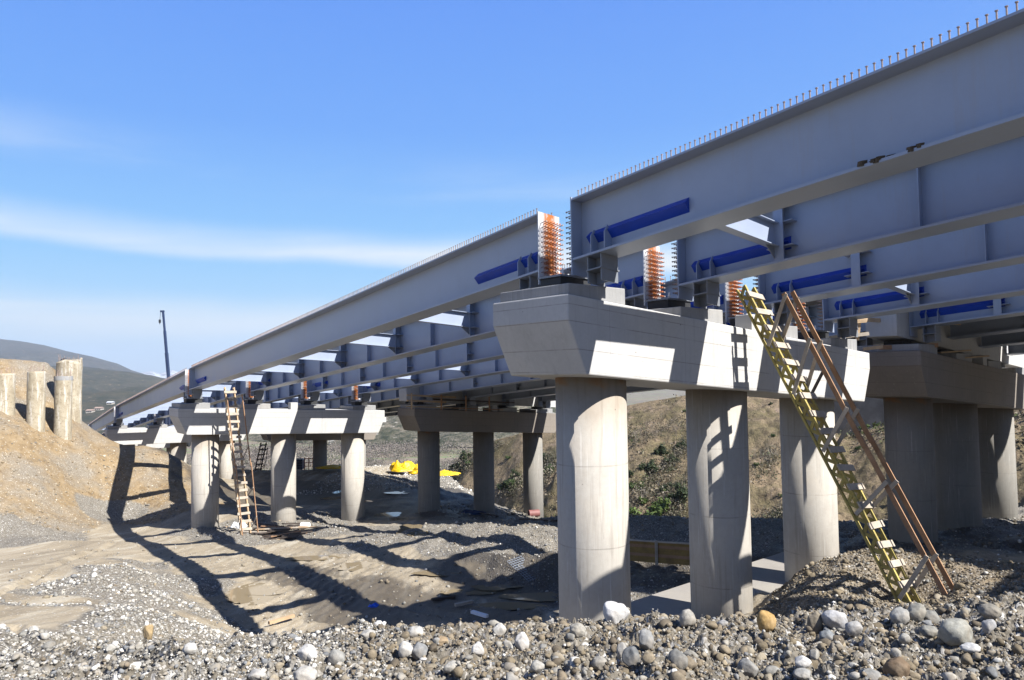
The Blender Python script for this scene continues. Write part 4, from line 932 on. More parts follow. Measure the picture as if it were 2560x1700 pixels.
# yellow shuttering panel between the near columns
a = W(1500, 1371, 26.5); b2 = W(1790, 1392, 23.9); hh = .36
T = thing('shuttering_panel', a.tolist(), 0, 'yellow wooden shuttering panel with a grey post, behind the nearest columns', 'formwork panel')
for k in range(7):
    m = MB(); zc = -.30+k*.10; m.bar(a+ZV*zc, b2+ZV*(zc-.0), .05, .094); part('panel_board', m, M['panel_wood' if k % 3 != 2 else 'wood_rail'], T)
mp_ = a+(b2-a)*.52; m = MB(); dd_ = (b2-a)/np.linalg.norm(b2-a); nn = np.array((dd_[1], -dd_[0], 0))
if nn[1] > 0: nn = -nn
m.bar(mp_+nn*.07-ZV*.42, mp_+nn*.07+ZV*.42, .09, .06); part('panel_post', m, M['wood_grey'], T)
m = MB(); m.bar(a+ZV*.375+nn*.02, b2+ZV*.375+nn*.02, .11, .04); part('top_rail', m, M['wood_grey'], T)
# footing slab between the near columns
def slab_poly(name, pts, z, th, mat, label, cat):
    m = MB(); m.prism([np.array((x, y, z-th)) for x, y in pts], [np.array((x, y, z)) for x, y in pts])
    o = part(name, m, M[mat], None, loc=(pts[0][0], pts[0][1], z)); return tag(o, label, cat)
sl = [f1.p(u, v, 0)[:2] for u, v in ((-2.2, -2.2), (12.2, -2.2), (12.2, 2.4), (-2.2, 2.4))]
slab_poly('footing_slab', sl, -6.12, 1.2, 'slab', 'concrete footing slab at the feet of the nearest columns, partly in shadow', 'footing')
# plastic and small litter
def crumple(name, c, sx_, sy_, sz_, mat, label, cat, seed=0, res=44, group=None):
    u = np.linspace(0, 2*math.pi, res, endpoint=False); v_ = np.linspace(0, math.pi/2, res//2)
    Uu, Vv_ = np.meshgrid(u, v_); x = np.cos(Uu)*np.cos(Vv_); y = np.sin(Uu)*np.cos(Vv_); z = np.sin(Vv_)
    rr_ = 1+.6*fbm(x*1.5+seed, y*1.5+z, 1., 4, seed, .5); zz = z*(.6+1.3*np.abs(fbm(x*1.6+seed, y*1.6, 1.2, 4, seed+3, .5)))
    V_ = np.c_[(x*rr_*sx_).ravel()+0, (y*rr_*sy_).ravel(), (zz*sz_).ravel()-.05]; n_ = res; mrows = res//2
    i, j = np.meshgrid(np.arange(mrows-1), np.arange(n_), indexing='ij'); j2 = (j+1) % n_
    Fq_ = np.c_[(i*n_+j).ravel(), (i*n_+j2).ravel(), ((i+1)*n_+j2).ravel(), ((i+1)*n_+j).ravel()]
    me = np_mesh(name, V_, Fq_, M[mat], False); o = bpy.data.objects.new(name, me); C.objects.link(o); o.location = c.tolist(); return tag(o, label, cat, group)
crumple('plastic_bag', pg(934, 1516), .19, .15, .13, 'bluep', 'crumpled bright blue plastic bag on the shadowed mud', 'plastic bag', 3)
crumple('plastic_sheet', pg(1180, 1283), .9, .4, .25, 'crane', 'dark crumpled sheet on the ground by the middle rear pier', 'plastic sheet', 8)
crumple('plastic_bag', pg(593, 1318), .5, .3, .35, 'white_p', 'white plastic bag beside the ladder foot at the second pier', 'plastic bag', 5)
crumple('plastic_sheet', W(2025, 1462, 19.0), .55, .2, .14, 'white_p', 'white crumpled plastic strip at the foot of the third near column', 'plastic sheet', 12)
crumple('paper_scrap', W(1183, 1681, 4.6), .035, .02, .03, 'pinkp', 'small red and white scrap among the foreground cobbles', 'litter', 2)
for k, (x, y, sx_, sz_, lab) in enumerate(((1008, 1174, 1.5, .95, 'crumpled yellow tarpaulin heap, leftmost beyond the rear pier'), (1046, 1180, 1.5, .7, 'yellow tarpaulin heap just left of the middle rear column'), (1116, 1184, 1.4, .35, 'low yellow tarpaulin right of the middle rear column'), (828, 1168, 1.7, .2, 'flat yellow tarpaulin seen between the second pier columns'))):
    crumple('yellow_tarpaulin', W(x, y, 78), sx_, 1.4, sz_, 'tarp', lab, 'tarpaulin', 20+k, group='yellow tarpaulins at the edge of the platform')
c = pg(1335, 1290); T = thing('pipe_section', c.tolist(), 0, 'short pink plastic pipe left of the nearest column', 'pipe')
for nm, r0_ in (('pipe_wall', .26),):
    m = MB(); n_ = 24; d_ = np.array((.8, .25, 0)); ax = d_/np.linalg.norm(d_); sd_ = np.array((-ax[1], ax[0], 0)); A1 = []; 
    for r_ in (r0_, r0_-.05):
        for q in (0, 1): A1.append([c+ZV*.2+ax*(q*.8-.4)+(sd_*math.cos(t)+ZV*math.sin(t))*r_ for t in np.arange(n_)*2*math.pi/n_])
    V_ = [p for r_ in A1 for p in r_]; F_ = []
    for i in range(n_):
        j = (i+1) % n_; F_ += [(i, j, n_+j, n_+i), (2*n_+i, 3*n_+i, 3*n_+j, 2*n_+j), (i, 2*n_+i, 2*n_+j, j), (n_+i, n_+j, 3*n_+j, 3*n_+i)]
    m.poly(V_, F_); part(nm, m, M['pinkp'], T, smooth=False)
c = pg(762, 1322); m = MB(); m.tube(c+np.array((-.2, 0, .2)), c+np.array((.28, -.1, .2)), .17, n=16); tag(part('white_bucket', m, M['white_p'], None, loc=c.tolist()), 'white bucket lying on its side at the right end of the board heap', 'bucket')
# welded mesh sheet on the gravel ridge
a0 = pg(1268, 1422); a1 = pg(1322, 1460); m = MB(); dd_ = a1-a0; sd_ = np.array((.75, .5, .12))
for k in range(9): m.tube(a0+sd_*k*.11+ZV*.25, a1+sd_*k*.11+ZV*.08, .008, n=5)
for k in range(12): q = a0+dd_*k/11+ZV*(.26-.17*k/11); m.tube(q, q+sd_*.9, .008, n=5)
tag(part('wire_mesh', m, M['wire'], None, loc=a0.tolist()), 'curved sheet of grey welded wire mesh on the dark gravel ridge', 'wire mesh')
# orange rack and black crate far under the rear pier
c = W(772, 1158, 88); T = thing('steel_rack', c.tolist(), 0, 'orange steel rack seen between the columns of the second pier', 'rack')
for k in range(5):
    m = MB(); q = c+np.array((-1+k*.5, 0, 0)); m.bar(q-ZV*1, q+ZV*.7, .09, .09); part('rack_post', m, M['redbar'], T)
for k in range(4):
    m = MB(); q = c+ZV*(-.8+k*.45); m.bar(q-np.array((1.1, 0, 0)), q+np.array((1.1, 0, 0)), .08, .08); part('rack_bar', m, M['redbar'], T)
c = W(748, 1160, 86); T = thing('caged_tank', c.tolist(), 0, 'dark caged tank beside the orange rack under the far pier', 'tank')
m = MB(); m.box(c, (.5, 0, 0), (0, .5, 0), ZV*.62); part('tank_body', m, M['crane'], T, bevel=.08)
for z in np.linspace(-.55, .6, 5):
    for sy_ in (-1,):
        m = MB(); m.bar(c+np.array((-.54, -.53, z)), c+np.array((.54, -.53, z)), .03, .03); part('cage_bar', m, M['wire'], T)
for x in np.linspace(-.52, .52, 5):
    m = MB(); m.bar(c+np.array((x, -.55, -.62)), c+np.array((x, -.55, .64)), .03, .03); part('cage_bar', m, M['wire'], T)

# ------------------------------------------------------------ puddles
mw, N_, L_w, b_w2 = newmat('muddy_water'); M['water'] = mw
b_w2.inputs['Base Color'].default_value = (.22, .175, .11, 1); b_w2.inputs['Roughness'].default_value = .04; b_w2.inputs['IOR'].default_value = 1.33; b_w2.inputs['Specular IOR Level'].default_value = .9
def puddle(x, y, rx, ry, seed, dz=.02):
    c = pg(x, y); n = 48; m = MB(); th = np.arange(n)*2*math.pi/n
    r_ = 1+.55*fbm(np.cos(th)*.9+seed, np.sin(th)*.9, 1.2, 3, seed)
    X_ = c[0]+rx*r_*np.cos(th); Y_ = c[1]+ry*r_*np.sin(th); zz = float(np.median(ground(X_, Y_)))+dz
    m.poly([(a, b, zz) for a, b in zip(X_, Y_)], [tuple(range(n))]); o = part('puddle', m, M['water'], None, loc=(c[0], c[1], zz)); tag(o, kind='structure')
for k, (x, y, rx, ry) in enumerate(((846, 1231, .5, .8), (832, 1246, .9, .7), (970, 1290, 1.0, 1.1), (1000, 1300, .7, .5), (1025, 1322, .7, 1.2), (1045, 1335, .4, .8), (905, 1255, .8, .6), (1000, 1232, 1.2, .7),
     (1180, 1482, 1.0, .35), (1090, 1432, 1.0, .4), (1340, 1495, 1.2, .5), (893, 1415, .8, .7), (620, 1480, .7, 1.2), (670, 1475, .8, .6), (1260, 1522, 1.2, .35), (1240, 1470, .8, .3), (800, 1395, 1.3, .4), (640, 1500, .5, .6))):
    puddle(x, y, rx, ry, k*3+1)

# ------------------------------------------------------------ stones
def ico(sub):
    import bmesh
    bm = bmesh.new(); bmesh.ops.create_icosphere(bm, subdivisions=sub, radius=1.); bm.verts.ensure_lookup_table()
    V_ = np.array([v.co[:] for v in bm.verts]); F_ = np.array([[v.index for v in f.verts] for f in bm.faces]); bm.free(); return V_, F_
IC = {k: ico(k) for k in (1, 2, 3, 4)}
def stone_shape(V_, r, ang=.25):
    """faceted river stone: ellipsoid cut by a few random planes"""
    q = V_*np.array([1, r.uniform(.6, .95), r.uniform(.42, .8)])
    for _ in range(r.integers(5, 13)):
        n = r.normal(size=3); n /= np.linalg.norm(n); d = r.uniform(.38, .75); h = q@n
        q = q-np.outer(np.clip(h-d, 0, None)*(1-ang*.5), n)
    u_ = r.uniform(0, 50); q = q*(1+.26*fbm(q[:, 0]*1.6+u_, q[:, 1]*1.6+q[:, 2]*1.3, 1.1, 3, 5))[:, None]
    return q
PAL = np.array([(.20, .197, .185), (.165, .172, .18), (.25, .24, .215), (.31, .295, .265), (.40, .39, .36), (.56, .55, .53), (.23, .20, .15), (.18, .15, .11), (.28, .235, .165)])
PW = np.array([.18, .09, .16, .12, .08, .035, .16, .14, .035]); PW /= PW.sum()
BR0 = np.array([(.19, .125, .065), (.23, .16, .085), (.12, .085, .05), (.26, .20, .12)])
mr, N, L, b = newmat('river_stone'); M['stone'] = mr
vc = N.new('ShaderNodeVertexColor'); vc.layer_name = 'col'; v = coords(N, L)
nn_ = noise(N, L, v, 30, 6, .7); n2_ = noise(N, L, v, 7, 4, .6)
c_ = mixcol(N, L, 1., vc.outputs[0], ramp(N, L, nn_, [(.3, (.62, .60, .57)), (.7, (1.2, 1.2, 1.2))]), 'MULTIPLY')
c_ = mixcol(N, L, mrange(N, L, n2_, .5, .72, 0, .45), c_, (.26, .21, .15))
L.new(c_, b.inputs['Base Color']); b.inputs['Roughness'].default_value = .85; b.inputs['Specular IOR Level'].default_value = .3
bump(N, L, b, nn_, .5, .008)
def scatter(name, n, sub, xyf, rad, seed, sink=.35, keepk=None, pal=PAL, pw=PW, flat=1., clump=True):
    r = np.random.default_rng(seed); base, F_ = IC[sub]; shapes = [stone_shape(base, r) for _ in range(24)]
    xy = xyf(r, n); kk = kinds(xy[:, 0], xy[:, 1])
    if keepk is not None: msk = keepk(kk, xy, r); xy = xy[msk]; n = len(xy)
    R0 = rad(r, n, xy); z = ground(xy[:, 0], xy[:, 1])
    Vs = np.empty((n, len(base), 3)); th = r.uniform(0, 2*math.pi, n); tl = r.normal(0, .35, n); ta = r.uniform(0, 6.28, n)
    sid = r.integers(0, 24, n)
    for s in range(24):
        ii = np.nonzero(sid == s)[0]; Q = shapes[s][None]*R0[ii, None, None]
        # tilt then spin
        c1, s1 = np.cos(tl[ii]), np.sin(tl[ii]); y_ = Q[..., 1]*c1[:, None]-Q[..., 2]*s1[:, None]; z_ = Q[..., 1]*s1[:, None]+Q[..., 2]*c1[:, None]
        c2, s2 = np.cos(th[ii]), np.sin(th[ii]); x_ = Q[..., 0]*c2[:, None]-y_*s2[:, None]; y2 = Q[..., 0]*s2[:, None]+y_*c2[:, None]
        Vs[ii, :, 0] = x_+xy[ii, 0, None]; Vs[ii, :, 1] = y2+xy[ii, 1, None]; Vs[ii, :, 2] = z_*flat+(z[ii]+R0[ii]*(.5-sink))[:, None]
    col = pal[r.choice(len(pal), n, p=pw)]*r.uniform(.78, 1.18, (n, 1)); col = np.repeat(col, len(base), 0)
    FF = (F_[None]+np.arange(n)[:, None, None]*len(base)).reshape(-1, 3)
    me = np_mesh(name, Vs.reshape(-1, 3), FF, M['stone'], sub > 2, np.clip(col, 0, 1)); o = bpy.data.objects.new(name, me); C.objects.link(o); tag(o, kind='stuff'); return o
def polar(r0, r1, a0, a1, p=1.):
    def f(r, n):
        rr_ = r0*(r1/r0)**r.uniform(0, 1, n)**p; a = np.radians(r.uniform(a0, a1, n)); return np.c_[rr_*np.sin(a), rr_*np.cos(a)]
    return f
def lognorm(med, sg, lo, hi): return lambda r, n, xy: np.clip(np.exp(r.normal(math.log(med), sg, n)), lo, hi)
scatter('gravel', 36000, 1, polar(3.6, 9.0, -42, 42), lognorm(.0085, .4, .004, .02), 1, .3)
scatter('gravel', 4600, 2, polar(3.7, 9.0, -42, 42), lognorm(.018, .42, .01, .045), 2, .35)
scatter('gravel', 80, 3, polar(3.8, 8.2, -20, 42), lognorm(.044, .2, .036, .062), 3, .25)
isg = lambda kk, xy, r: (kk[:, 1] > .62+.25*r.uniform(size=len(kk)))
left = lambda r, n: (lambda q: q)(polar(8, 30, -40, -8)(r, n))
PALG = np.vstack([PAL[:6]*1.12, PAL[5:6]*1.2, PAL[4:5]]); PWG = np.array([.2, .1, .2, .17, .13, .08, .05, .07]); PWG = PWG/PWG.sum()
scatter('gravel', 34000, 1, left, lambda r, n, xy: np.clip(np.exp(r.normal(math.log(.012), .5, n)), .006, .06)*np.clip(np.hypot(xy[:, 0], xy[:, 1])/9, 1, 2.4), 4, .25, isg, PALG, PWG)
scatter('gravel', 1500, 2, polar(7.5, 24, -40, -10), lognorm(.036, .45, .016, .11), 5, .35, isg)
scatter('gravel', 26000, 1, polar(4.2, 9.5, -42, -10), lognorm(.009, .45, .005, .028), 17, .3, None, PALG*.9, PWG)
scatter('gravel', 1500, 2, polar(4.2, 9.5, -42, -10), lognorm(.022, .4, .012, .05), 18, .35, None, PALG*.85, PWG)
scatter('gravel', 16000, 1, polar(22, 56, -28, 38), lambda r, n, xy: np.clip(np.exp(r.normal(math.log(.045), .4, n)), .02, .16)*np.clip(np.hypot(xy[:, 0], xy[:, 1])/35, .8, 1.5), 6, .3, isg)
scatter('gravel', 3000, 1, polar(20, 55, -40, 34), lognorm(.05, .4, .025, .12), 7, .35, lambda kk, xy, r: kk[:, 2] > .5)
scatter('rubble', 5000, 1, lambda r, n: np.c_[r.uniform(-19, -3, n), r.uniform(64, 90, n)], lognorm(.05, .5, .025, .2), 14, .2, lambda kk, xy, r: (xy[:, 0]+.5*(xy[:, 1]-60) < 6), pal=PALG*1.25, pw=PWG)
scatter('gravel', 3500, 1, polar(40, 62, -40, -24), lognorm(.06, .4, .03, .2), 8, .35, lambda kk, xy, r: kk[:, 0] > .3, pal=PAL*np.array([1.1, 1., .85]))
mound = lambda r, n: np.c_[r.uniform(5.5, 12, n), r.uniform(12.8, 18.5, n)]
BR = np.array([(.165, .135, .09), (.205, .17, .12), (.125, .103, .075), (.24, .21, .16), (.40, .385, .35), (.22, .22, .205)]); BW = np.array([.3, .25, .2, .1, .05, .1])
scatter('earth_clods', 20000, 1, mound, lognorm(.018, .5, .008, .07), 9, .3, lambda kk, xy, r: kk[:, 0] > .12, BR, BW)
scatter('earth_clods', 500, 2, mound, lognorm(.06, .35, .03, .14), 10, .35, lambda kk, xy, r: kk[:, 0] > .12, BR, BW)
scatter('earth_clods', 2600, 2, polar(3.7, 8.0, -14, 42), lognorm(.024, .45, .012, .06), 16, .4, None, BR[:4]*.9, BW[:4]/BW[:4].sum())
scatter('earth_clods', 14000, 1, polar(3.7, 8.5, -14, 42), lognorm(.010, .5, .005, .035), 12, .35, None, BR[:4], BW[:4]/BW[:4].sum())
big = [ # px x, y, width px, height px, colour, words
 (1538,1537,70,56,(.80,.79,.78),'large white pitted boulder at the foot of the nearest column'),(1721,1549,42,46,(.44,.42,.38),'smooth upright grey boulder between the two nearest columns'),
 (1919,1552,48,50,(.55,.36,.14),'rough orange-yellow rock on the crest right of the second near column'),(2090,1550,62,50,(.62,.62,.63),'angular white-and-grey rock below the dirt mound'),
 (2395,1580,80,58,(.40,.40,.36),'largest flat-sided grey-green boulder near the right edge'),(2071,1594,38,34,(.27,.29,.31),'blue-grey cobble under the angular white rock'),
 (2294,1534,50,46,(.36,.35,.31),'rounded grey boulder at the ladder foot'),(2253,1541,50,40,(.40,.40,.39),'broad grey stone left of the boulder at the ladder foot'),
 (2329,1543,46,34,(.33,.33,.31),'dark grey stone right of the boulder at the ladder foot'),(2039,1560,36,60,(.30,.26,.20),'tall brownish clod between the orange rock and the white rock'),
 (1616,1604,42,50,(.34,.345,.35),'pointed grey slab of stone below the white boulder'),(1579,1645,46,52,(.22,.23,.24),'dark grey cobble near the bottom edge under the white boulder'),
 (1555,1630,26,40,(.45,.44,.42),'pale narrow cobble touching the dark grey one'),(1697,1650,48,48,(.26,.26,.25),'dark leaning stone near the bottom, under the second near column'),
 (2009,1662,44,28,(.72,.72,.71),'white oval cobble near the bottom edge, right of centre'),(2009,1688,44,24,(.40,.40,.39),'grey oval cobble just below the white oval one'),
 (1874,1674,50,44,(.33,.33,.32),'blocky grey stone at the bottom below the orange rock'),(2245,1672,62,52,(.24,.17,.11),'brown lumpy rock at the bottom right'),
 (2179,1689,50,30,(.34,.34,.33),'round grey stone on the bottom edge, left of the brown rock'),(2137,1570,42,36,(.46,.46,.46),'light grey angular stone right of the white-and-grey rock'),
 (2265,1596,30,26,(.48,.47,.44),'small pale cobble under the broad grey stone'),(2432,1630,46,20,(.66,.67,.68),'flat white stone under the largest boulder'),
 (2326,1578,42,30,(.31,.31,.29),'dull grey stone left of the largest boulder'),(1012,1627,38,40,(.68,.66,.62),'hollowed white stone left of bottom centre'),
 (1046,1632,44,38,(.33,.34,.35),'round grey stone touching the hollowed white one'),(1305,1611,36,48,(.70,.68,.65),'tall white wedge of stone at bottom centre'),
 (1195,1624,32,34,(.80,.79,.77),'bright white rounded stone at bottom centre'),(1127,1674,38,30,(.46,.45,.42),'grey squarish cobble near the bottom edge, centre'),
 (1103,1605,36,22,(.40,.30,.19),'tan flat cobble near bottom centre'),(1344,1674,34,32,(.50,.49,.46),'light grey round cobble on the bottom edge, right of centre'),
 (839,1644,44,42,(.42,.42,.40),'grey angular stone, bottom left of centre'),(764,1632,44,38,(.72,.71,.69),'large white stone at lower left of centre'),
 (761,1693,58,40,(.60,.58,.54),'pale broad stone on the bottom edge, left of centre'),(1249,1578,36,30,(.66,.65,.62),'white triangular stone on the crest, left of the nearest column'),
 (1039,1584,46,28,(.58,.57,.54),'pale stone on the crest above the hollowed white one'),(920,1590,40,24,(.55,.54,.51),'pale flat stone on the crest at left'),
 (473,1625,38,26,(.70,.69,.66),'white flat stone on the left gravel slope'),(370,1580,28,40,(.50,.37,.20),'tan upright slab on the left gravel slope'),
 (2476,1566,32,34,(.50,.50,.51),'pale stone right of the largest boulder'),(640,1690,44,26,(.55,.54,.52),'pale stone at the bottom left, beside the wheel rut'),
 (1445,1578,40,30,(.47,.45,.40),'tan-grey stone on the crest left of the white boulder'),(1810,1560,30,20,(.40,.40,.40),'small grey stone on the crest under the second near column'),
 (2480,1530,50,34,(.33,.31,.27),'brown-grey rock at the right edge below the mound'),(1500,1660,40,30,(.42,.40,.36),'greyish cobble at the bottom, left of the dark grey one')]
rs_ = np.random.default_rng(77)
for x, y, wp, hp, colr, lab in big:
    c = pg(x, y+hp*.42); Z = c@_F; r0 = wp/2/FPX*Z*1.04; hz = hp/2/FPX*Z*1.1
    bv, bf = IC[4]; q = bv.copy()
    for _ in range(7):
        n_ = rs_.normal(size=3); n_ /= np.linalg.norm(n_); h_ = q@n_; q = q-np.outer(np.clip(h_-rs_.uniform(.62, .9), 0, None)*.8, n_)
    q = q/np.abs(q).max(0); 
    dn = fbm(q[:, 0]*2+x, q[:, 1]*2+q[:, 2]*1.7, 1.2, 4, int(x)); q = q*(1+.14*dn[:, None])
    q = q*np.array([r0, r0*.8, hz]); o_ = np.repeat(np.array([colr])*.6, len(bv), 0)*(1+.1*dn[:, None])
    me = np_mesh('stone', q, bf, M['stone'], True, np.clip(o_, 0, 1)); o = bpy.data.objects.new('stone', me); C.objects.link(o)
    o.location = (c[0], c[1]+r0*.3, c[2]+hz*.62); o.rotation_euler = (0, 0, rs_.uniform(-.5, .5)); tag(o, lab, 'stone', 'larger stones on the foreground gravel')

# ------------------------------------------------------------ vegetation
def leaf_mesh(name, nleaf, rx, rz, size, cols, seed, lumps=15, up=.5):
    r = np.random.default_rng(seed); cen = r.normal(size=(lumps, 3))*np.array([rx*.55, rx*.55, rz*.28]); cen[:, 2] += rz*.42; rad = r.uniform(.16, .42, lumps)*rx
    idx = r.integers(0, lumps, nleaf); d = r.normal(size=(nleaf, 3)); d /= np.linalg.norm(d, axis=1)[:, None]
    c = cen[idx]+d*(rad[idx]*r.uniform(.35, 1.2, nleaf))[:, None]*np.array([1, 1, rz/rx]); c[:, 2] = np.abs(c[:, 2])
    a = r.normal(size=(nleaf, 3)); a /= np.linalg.norm(a, axis=1)[:, None]; b_ = np.cross(a, d); b_ /= np.linalg.norm(b_, axis=1)[:, None]
    s = size*r.uniform(.6, 1.4, nleaf)[:, None]
    Vv = np.stack([c-a*s, c-b_*s*.6, c+a*s, c+b_*s*.6], 1).reshape(-1, 3); Fq_ = np.arange(nleaf*4).reshape(-1, 4)
    cl = np.array(cols)[r.integers(0, len(cols), nleaf)]*r.uniform(.7, 1.3, (nleaf, 1)); return np_mesh(name, Vv, Fq_, M['leaf'], False, np.clip(np.repeat(cl, 4, 0), 0, 1))
ml, N, L, b = newmat('leaf'); M['leaf'] = ml; vc = N.new('ShaderNodeVertexColor'); vc.layer_name = 'col'; L.new(vc.outputs[0], b.inputs['Base Color']); b.inputs['Roughness'].default_value = .6; b.inputs['Specular IOR Level'].default_value = .25
M['bark'] = simple('grey_bark', (.20, .165, .13), .9, .3, 5)
GR = [leaf_mesh('evergreen_leaves', 2600, 1.5, 1.9, .13, [(.045, .075, .022), (.07, .105, .03), (.03, .05, .018)], 5), leaf_mesh('bright_leaves', 2600, 1.5, 1.6, .13, [(.065, .10, .022), (.085, .12, .028), (.04, .065, .018)], 6),
      leaf_mesh('dark_leaves', 2400, 1.4, 2.2, .13, [(.03, .045, .018), (.045, .06, .025), (.02, .03, .014)], 7)]
def twig_mesh(name, seed, h=5., n0=4, depth=4, spread=.55):
    rnd = random.Random(seed); m = MB()
    def grow(p, d, ln, r, k):
        q = p+d*ln; m.tube(p, q, r, r*.6, n=4)
        if k == 0: return
        for _ in range(rnd.choice((2, 3))):
            nd = d+np.array([rnd.gauss(0, spread), rnd.gauss(0, spread), rnd.gauss(.15, .25)]); nd /= np.linalg.norm(nd); grow(p+d*ln*rnd.uniform(.55, 1.), nd, ln*rnd.uniform(.6, .8), r*.6, k-1)
    for _ in range(n0):
        d = np.array([rnd.gauss(0, .22), rnd.gauss(0, .22), 1.]); d /= np.linalg.norm(d); grow(np.array([rnd.gauss(0, .1), rnd.gauss(0, .1), -.3]), d, h*.32, .035, depth)
    me = bpy.data.meshes.new(name); me.from_pydata([tuple(v) for v in m.v], [], m.f); me.materials.append(M['bark']); return me
TW = [twig_mesh('bare_branches', 3), twig_mesh('bare_branches', 4, 6.5, 3, 4), twig_mesh('bare_branches', 9, 3.6, 6, 3, .7)]
# hillside lookup: ray to the hill sheet
HP = HV.reshape(-1, 3); Hd = HP@_F; Hx = 1280+FPX*(HP@R2)/Hd; Hy = 850-FPX*(HP@U2)/Hd; hsh = HV.shape[:2]
front = (np.arange(hsh[0])[:, None]*np.ones(hsh[1])[None] < 150).ravel()
def hp(x, y):
    e = (Hx-x)**2+(Hy-y)**2+np.where(front, 0, 1e9); return HP[int(np.argmin(e))].copy()
def plant(kind, x, y, wpx, label, group):
    c = hp(x, y) if kind != 'ground' else pg(x, y); Z = c@_F; s = wpx/FPX*Z/3.
    return c, Z, s
bushes = [(1632,1322,92,1,'bright green bush low on the slope between the two nearest columns'),(1662,1288,70,1,'lighter green bush above the lowest one between the nearest columns'),(1662,1232,48,2,'dark evergreen bush, upper, between the nearest columns'),(1712,1248,52,2,'dark evergreen shrub touching the second near column'),
 (1600,1330,36,1,'small bright bush beside the first near column'),(1620,1180,46,2,'dark shrub in the middle of the slope between the columns'),(1680,1160,44,2,'dark shrub right of middle on the slope between the columns'),(1590,1220,36,0,'green shrub against the first near column'),(1650,1135,40,2,'upper dark shrub on the slope between the columns'),(1705,1120,36,2,'shrub close to the second near column, high up'),
 (1605,1255,30,1,'small light shrub halfway down between the columns'),(1575,1190,30,2,'shrub peeping right of the first near column'),
 (1375,1178,44,0,'evergreen bush just left of the nearest column'),(1362,1150,34,2,'dark shrub left of the nearest column, higher'),(1290,1190,30,2,'dark shrub between rear columns, lower right'),(1265,1222,46,2,'dark evergreen clump right of the second rear column'),(1286,1210,30,0,'green shrub above the dark clump, between rear columns'),(1272,1145,14,0,'tiny round bush alone on the grassy slope'),
 (1165,1150,36,2,'dark scrub on the slope right of the first rear column'),(1150,1172,34,2,'dark scrub at the slope foot right of the first rear column'),(1178,1162,26,0,'greenish shrub beside the second rear column'),(1128,1168,18,2,'small dark conifer on the slope edge beyond the tarpaulins'),
 (1893,1165,14,1,'small bright bush right of the second near column'),(1935,1092,14,0,'small green bush high on the slope by the third column'),(1930,1012,10,2,'dot-like bush near the top of the slope'),(1948,1290,14,1,'green tuft low by the third near column'),
 (2163,1074,30,1,'green bush on the brow below the dark cutting wall'),(2193,1062,22,1,'second green bush on the brow, right'),(2145,1122,16,0,'low bush under the brow behind the handrails'),(1955,1240,16,0,'small bush beside the third near column'),(1712,1028,12,0,'small bush at the top of the slope by the second column'),(1415,1010,16,0,'tree top peeping over the rear cap')]
for x, y, wp, g, lab in bushes:
    c, Z, s = plant('b', x, y, wp, lab, None)
    T = thing('bush', c.tolist(), random.uniform(0, 6), lab, 'bush', 'bushes on the hillside'); T.scale = (s*random.uniform(.8, 1.25), s*random.uniform(.8, 1.2), s*random.uniform(.6, .95))
    o = bpy.data.objects.new('foliage', GR[g]); C.objects.link(o); o.parent = T
    m = MB(); m.tube((0, 0, -.3), (0, 0, .9), .09, .05, n=6); part('stem', m, M['bark'], T, local=True)
bare = [(1905,1178,60,1,'tall bare sapling on the slope between the second and third near columns'),(1590,1110,46,0,'bare bush high on the slope right of the first near column'),(1640,1105,46,0,'bare bush at the middle top of the slope between columns'),(1690,1090,44,1,'bare sapling near the second column top'),(1615,1070,34,0,'small bare shrub under the cap between the columns'),
 (1975,1290,60,0,'bare grey thicket right of the third near column'),(2010,1260,50,0,'bare shrub seen through the ladder'),(2060,1200,44,2,'low bare scrub behind the handrails'),(1300,1165,40,1,'bare sapling between the second and third rear columns'),(1330,1190,30,0,'bare shrub left of the third rear column'),
 (1395,1130,34,1,'bare sapling left of the nearest column'),(1655,1050,22,2,'tiny bare shrub on the brow by the path'),(1930,1240,34,2,'low bare bush right of the tall sapling'),(1160,1132,36,2,'bare bush on the slope edge over the green field'),(1900,1330,40,2,'bare tangle at the slope foot right of the second column'),(1590,1300,44,2,'bare tangle by the bright bushes')]
for x, y, wp, g, lab in bare:
    c, Z, s = plant('b', x, y, wp, lab, None); s *= .75
    T = thing('bare_shrub', c.tolist(), random.uniform(0, 6), lab, 'bare shrub', 'leafless shrubs on the hillside'); T.scale = (s, s, s)
    o = bpy.data.objects.new('branches', TW[g]); C.objects.link(o); o.parent = T
# scrub and woods too many to count
def tufts(name, pts, sizes, cols, seed, k=9, lf=(.15, .34)):
    r = np.random.default_rng(seed); n = len(pts); c = np.repeat(pts, k, 0)+r.normal(size=(n*k, 3))*np.repeat(sizes, k)[:, None]*np.array([.5, .5, .32]); c[:, 2] += np.repeat(sizes, k)*.35
    a = r.normal(size=(n*k, 3)); a /= np.linalg.norm(a, axis=1)[:, None]; d = r.normal(size=(n*k, 3)); b_ = np.cross(a, d); b_ /= np.linalg.norm(b_, axis=1)[:, None]; s = np.repeat(sizes, k)[:, None]*r.uniform(lf[0], lf[1], (n*k, 1))
    Vv = np.stack([c-a*s, c-b_*s*.7, c+a*s, c+b_*s*.7], 1).reshape(-1, 3); cl = np.repeat(np.array(cols)[r.integers(0, len(cols), n)], k, 0)*r.uniform(.75, 1.25, (n*k, 1))
    me = np_mesh(name, Vv, np.arange(n*k*4).reshape(-1, 4), M['leaf'], False, np.clip(np.repeat(cl, 4, 0), 0, 1)); o = bpy.data.objects.new(name, me); C.objects.link(o); return tag(o, kind='stuff')
r = np.random.default_rng(5); hv = HV[:150].reshape(-1, 3); dens = fbm(hv[:, 0], hv[:, 1], .05, 4, 55); w_ = np.clip(dens-.02, 0, None)**1.3; w_ /= w_.sum(); ii = r.choice(len(hv), 1500, p=w_)
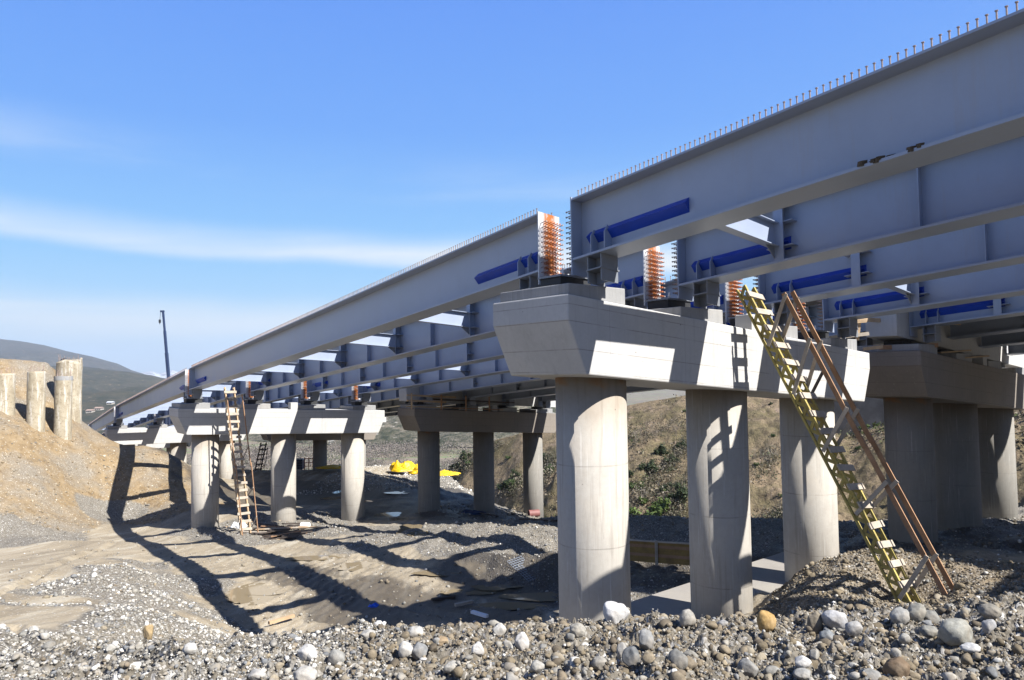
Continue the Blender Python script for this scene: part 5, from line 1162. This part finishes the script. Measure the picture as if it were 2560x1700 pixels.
tufts('scrub', hv[ii]+r.normal(size=(1500, 3))*np.array([.5, .5, .03]), r.uniform(.3, 1.0, 1500), [(.16, .13, .09), (.12, .10, .065), (.07, .085, .03), (.20, .17, .12)], 1, 10)
belt = []
for (x0, y0, x1, y1, wd_, n_) in ((1572, 1265, 1722, 1110, 30, 420), (1640, 1330, 1722, 1200, 26, 220), (1135, 1195, 1165, 1140, 14, 120), (1155, 1180, 1250, 1110, 14, 160), (1262, 1240, 1395, 1150, 16, 260), (1356, 1215, 1392, 1130, 14, 140), (1500, 1240, 1600, 1300, 40, 120), (1880, 1345, 1965, 1290, 22, 260), (1965, 1340, 2075, 1180, 26, 420), (1560, 1110, 1700, 1060, 26, 100), (1600, 1340, 1700, 1290, 22, 120), (1890, 1200, 1950, 1120, 26, 60)):
    for _ in range(n_):
        t_ = r.uniform(); belt.append((x0+(x1-x0)*t_+r.normal(0, wd_*.5), y0+(y1-y0)*t_+r.normal(0, wd_*.45)))
bp = np.array([hp(*q) for q in belt]); tufts('scrub', bp, np.clip(np.exp(r.normal(math.log(.7), .45, len(bp))), .25, 1.8), [(.095, .088, .055), (.07, .07, .042), (.125, .11, .08), (.16, .14, .11), (.075, .085, .042), (.15, .125, .095)], 21, 60, (.045, .11))
ii = r.choice(len(hv), 6000); tufts('dry_grass', hv[ii]+r.normal(size=(6000, 3))*np.array([.5, .5, .02]), r.uniform(.12, .35, 6000), [(.26, .22, .13), (.20, .18, .10), (.15, .14, .07), (.30, .25, .17)], 2, 5)
# leafless valley woodland
X_ = r.uniform(-330, 120, 9000); Y_ = r.uniform(190, 640, 9000); dn = fbm(X_, Y_, .012, 4, 66); k_ = dn > -.05; P_ = np.c_[X_[k_], Y_[k_], np.full(k_.sum(), FAR)]
tufts('woodland', P_, r.uniform(3., 6.5, len(P_)), [(.15, .13, .115), (.165, .145, .125), (.14, .12, .10), (.155, .13, .115), (.10, .10, .075)], 3, 42, (.05, .11))

# ------------------------------------------------------------ the air
zs_ = [min(v.co.z for v in o.data.vertices)+o.location.z for o in bpy.data.objects if o.type == 'MESH' and o.get('kind') == 'structure' and o.parent is None]
lo_ = min(zs_)-1.; hi_ = 420.
m = MB(); m.box((0, 2500, (lo_+hi_)/2), (7000, 0, 0), (0, 8000, 0), (0, 0, (hi_-lo_)/2))
hm = bpy.data.materials.new('valley_haze'); hm.use_nodes = True; hn = hm.node_tree.nodes; hn.remove(hn['Principled BSDF'])
pv_ = hn.new('ShaderNodeVolumePrincipled'); pv_.inputs['Color'].default_value = (.78, .86, 1., 1); pv_.inputs['Density'].default_value = 8e-5; pv_.inputs['Anisotropy'].default_value = .2
hm.node_tree.links.new(pv_.outputs[0], hn['Material Output'].inputs['Volume'])
ho = part('haze', m, hm); tag(ho, kind='stuff')
sc.cycles.volume_bounces = 0
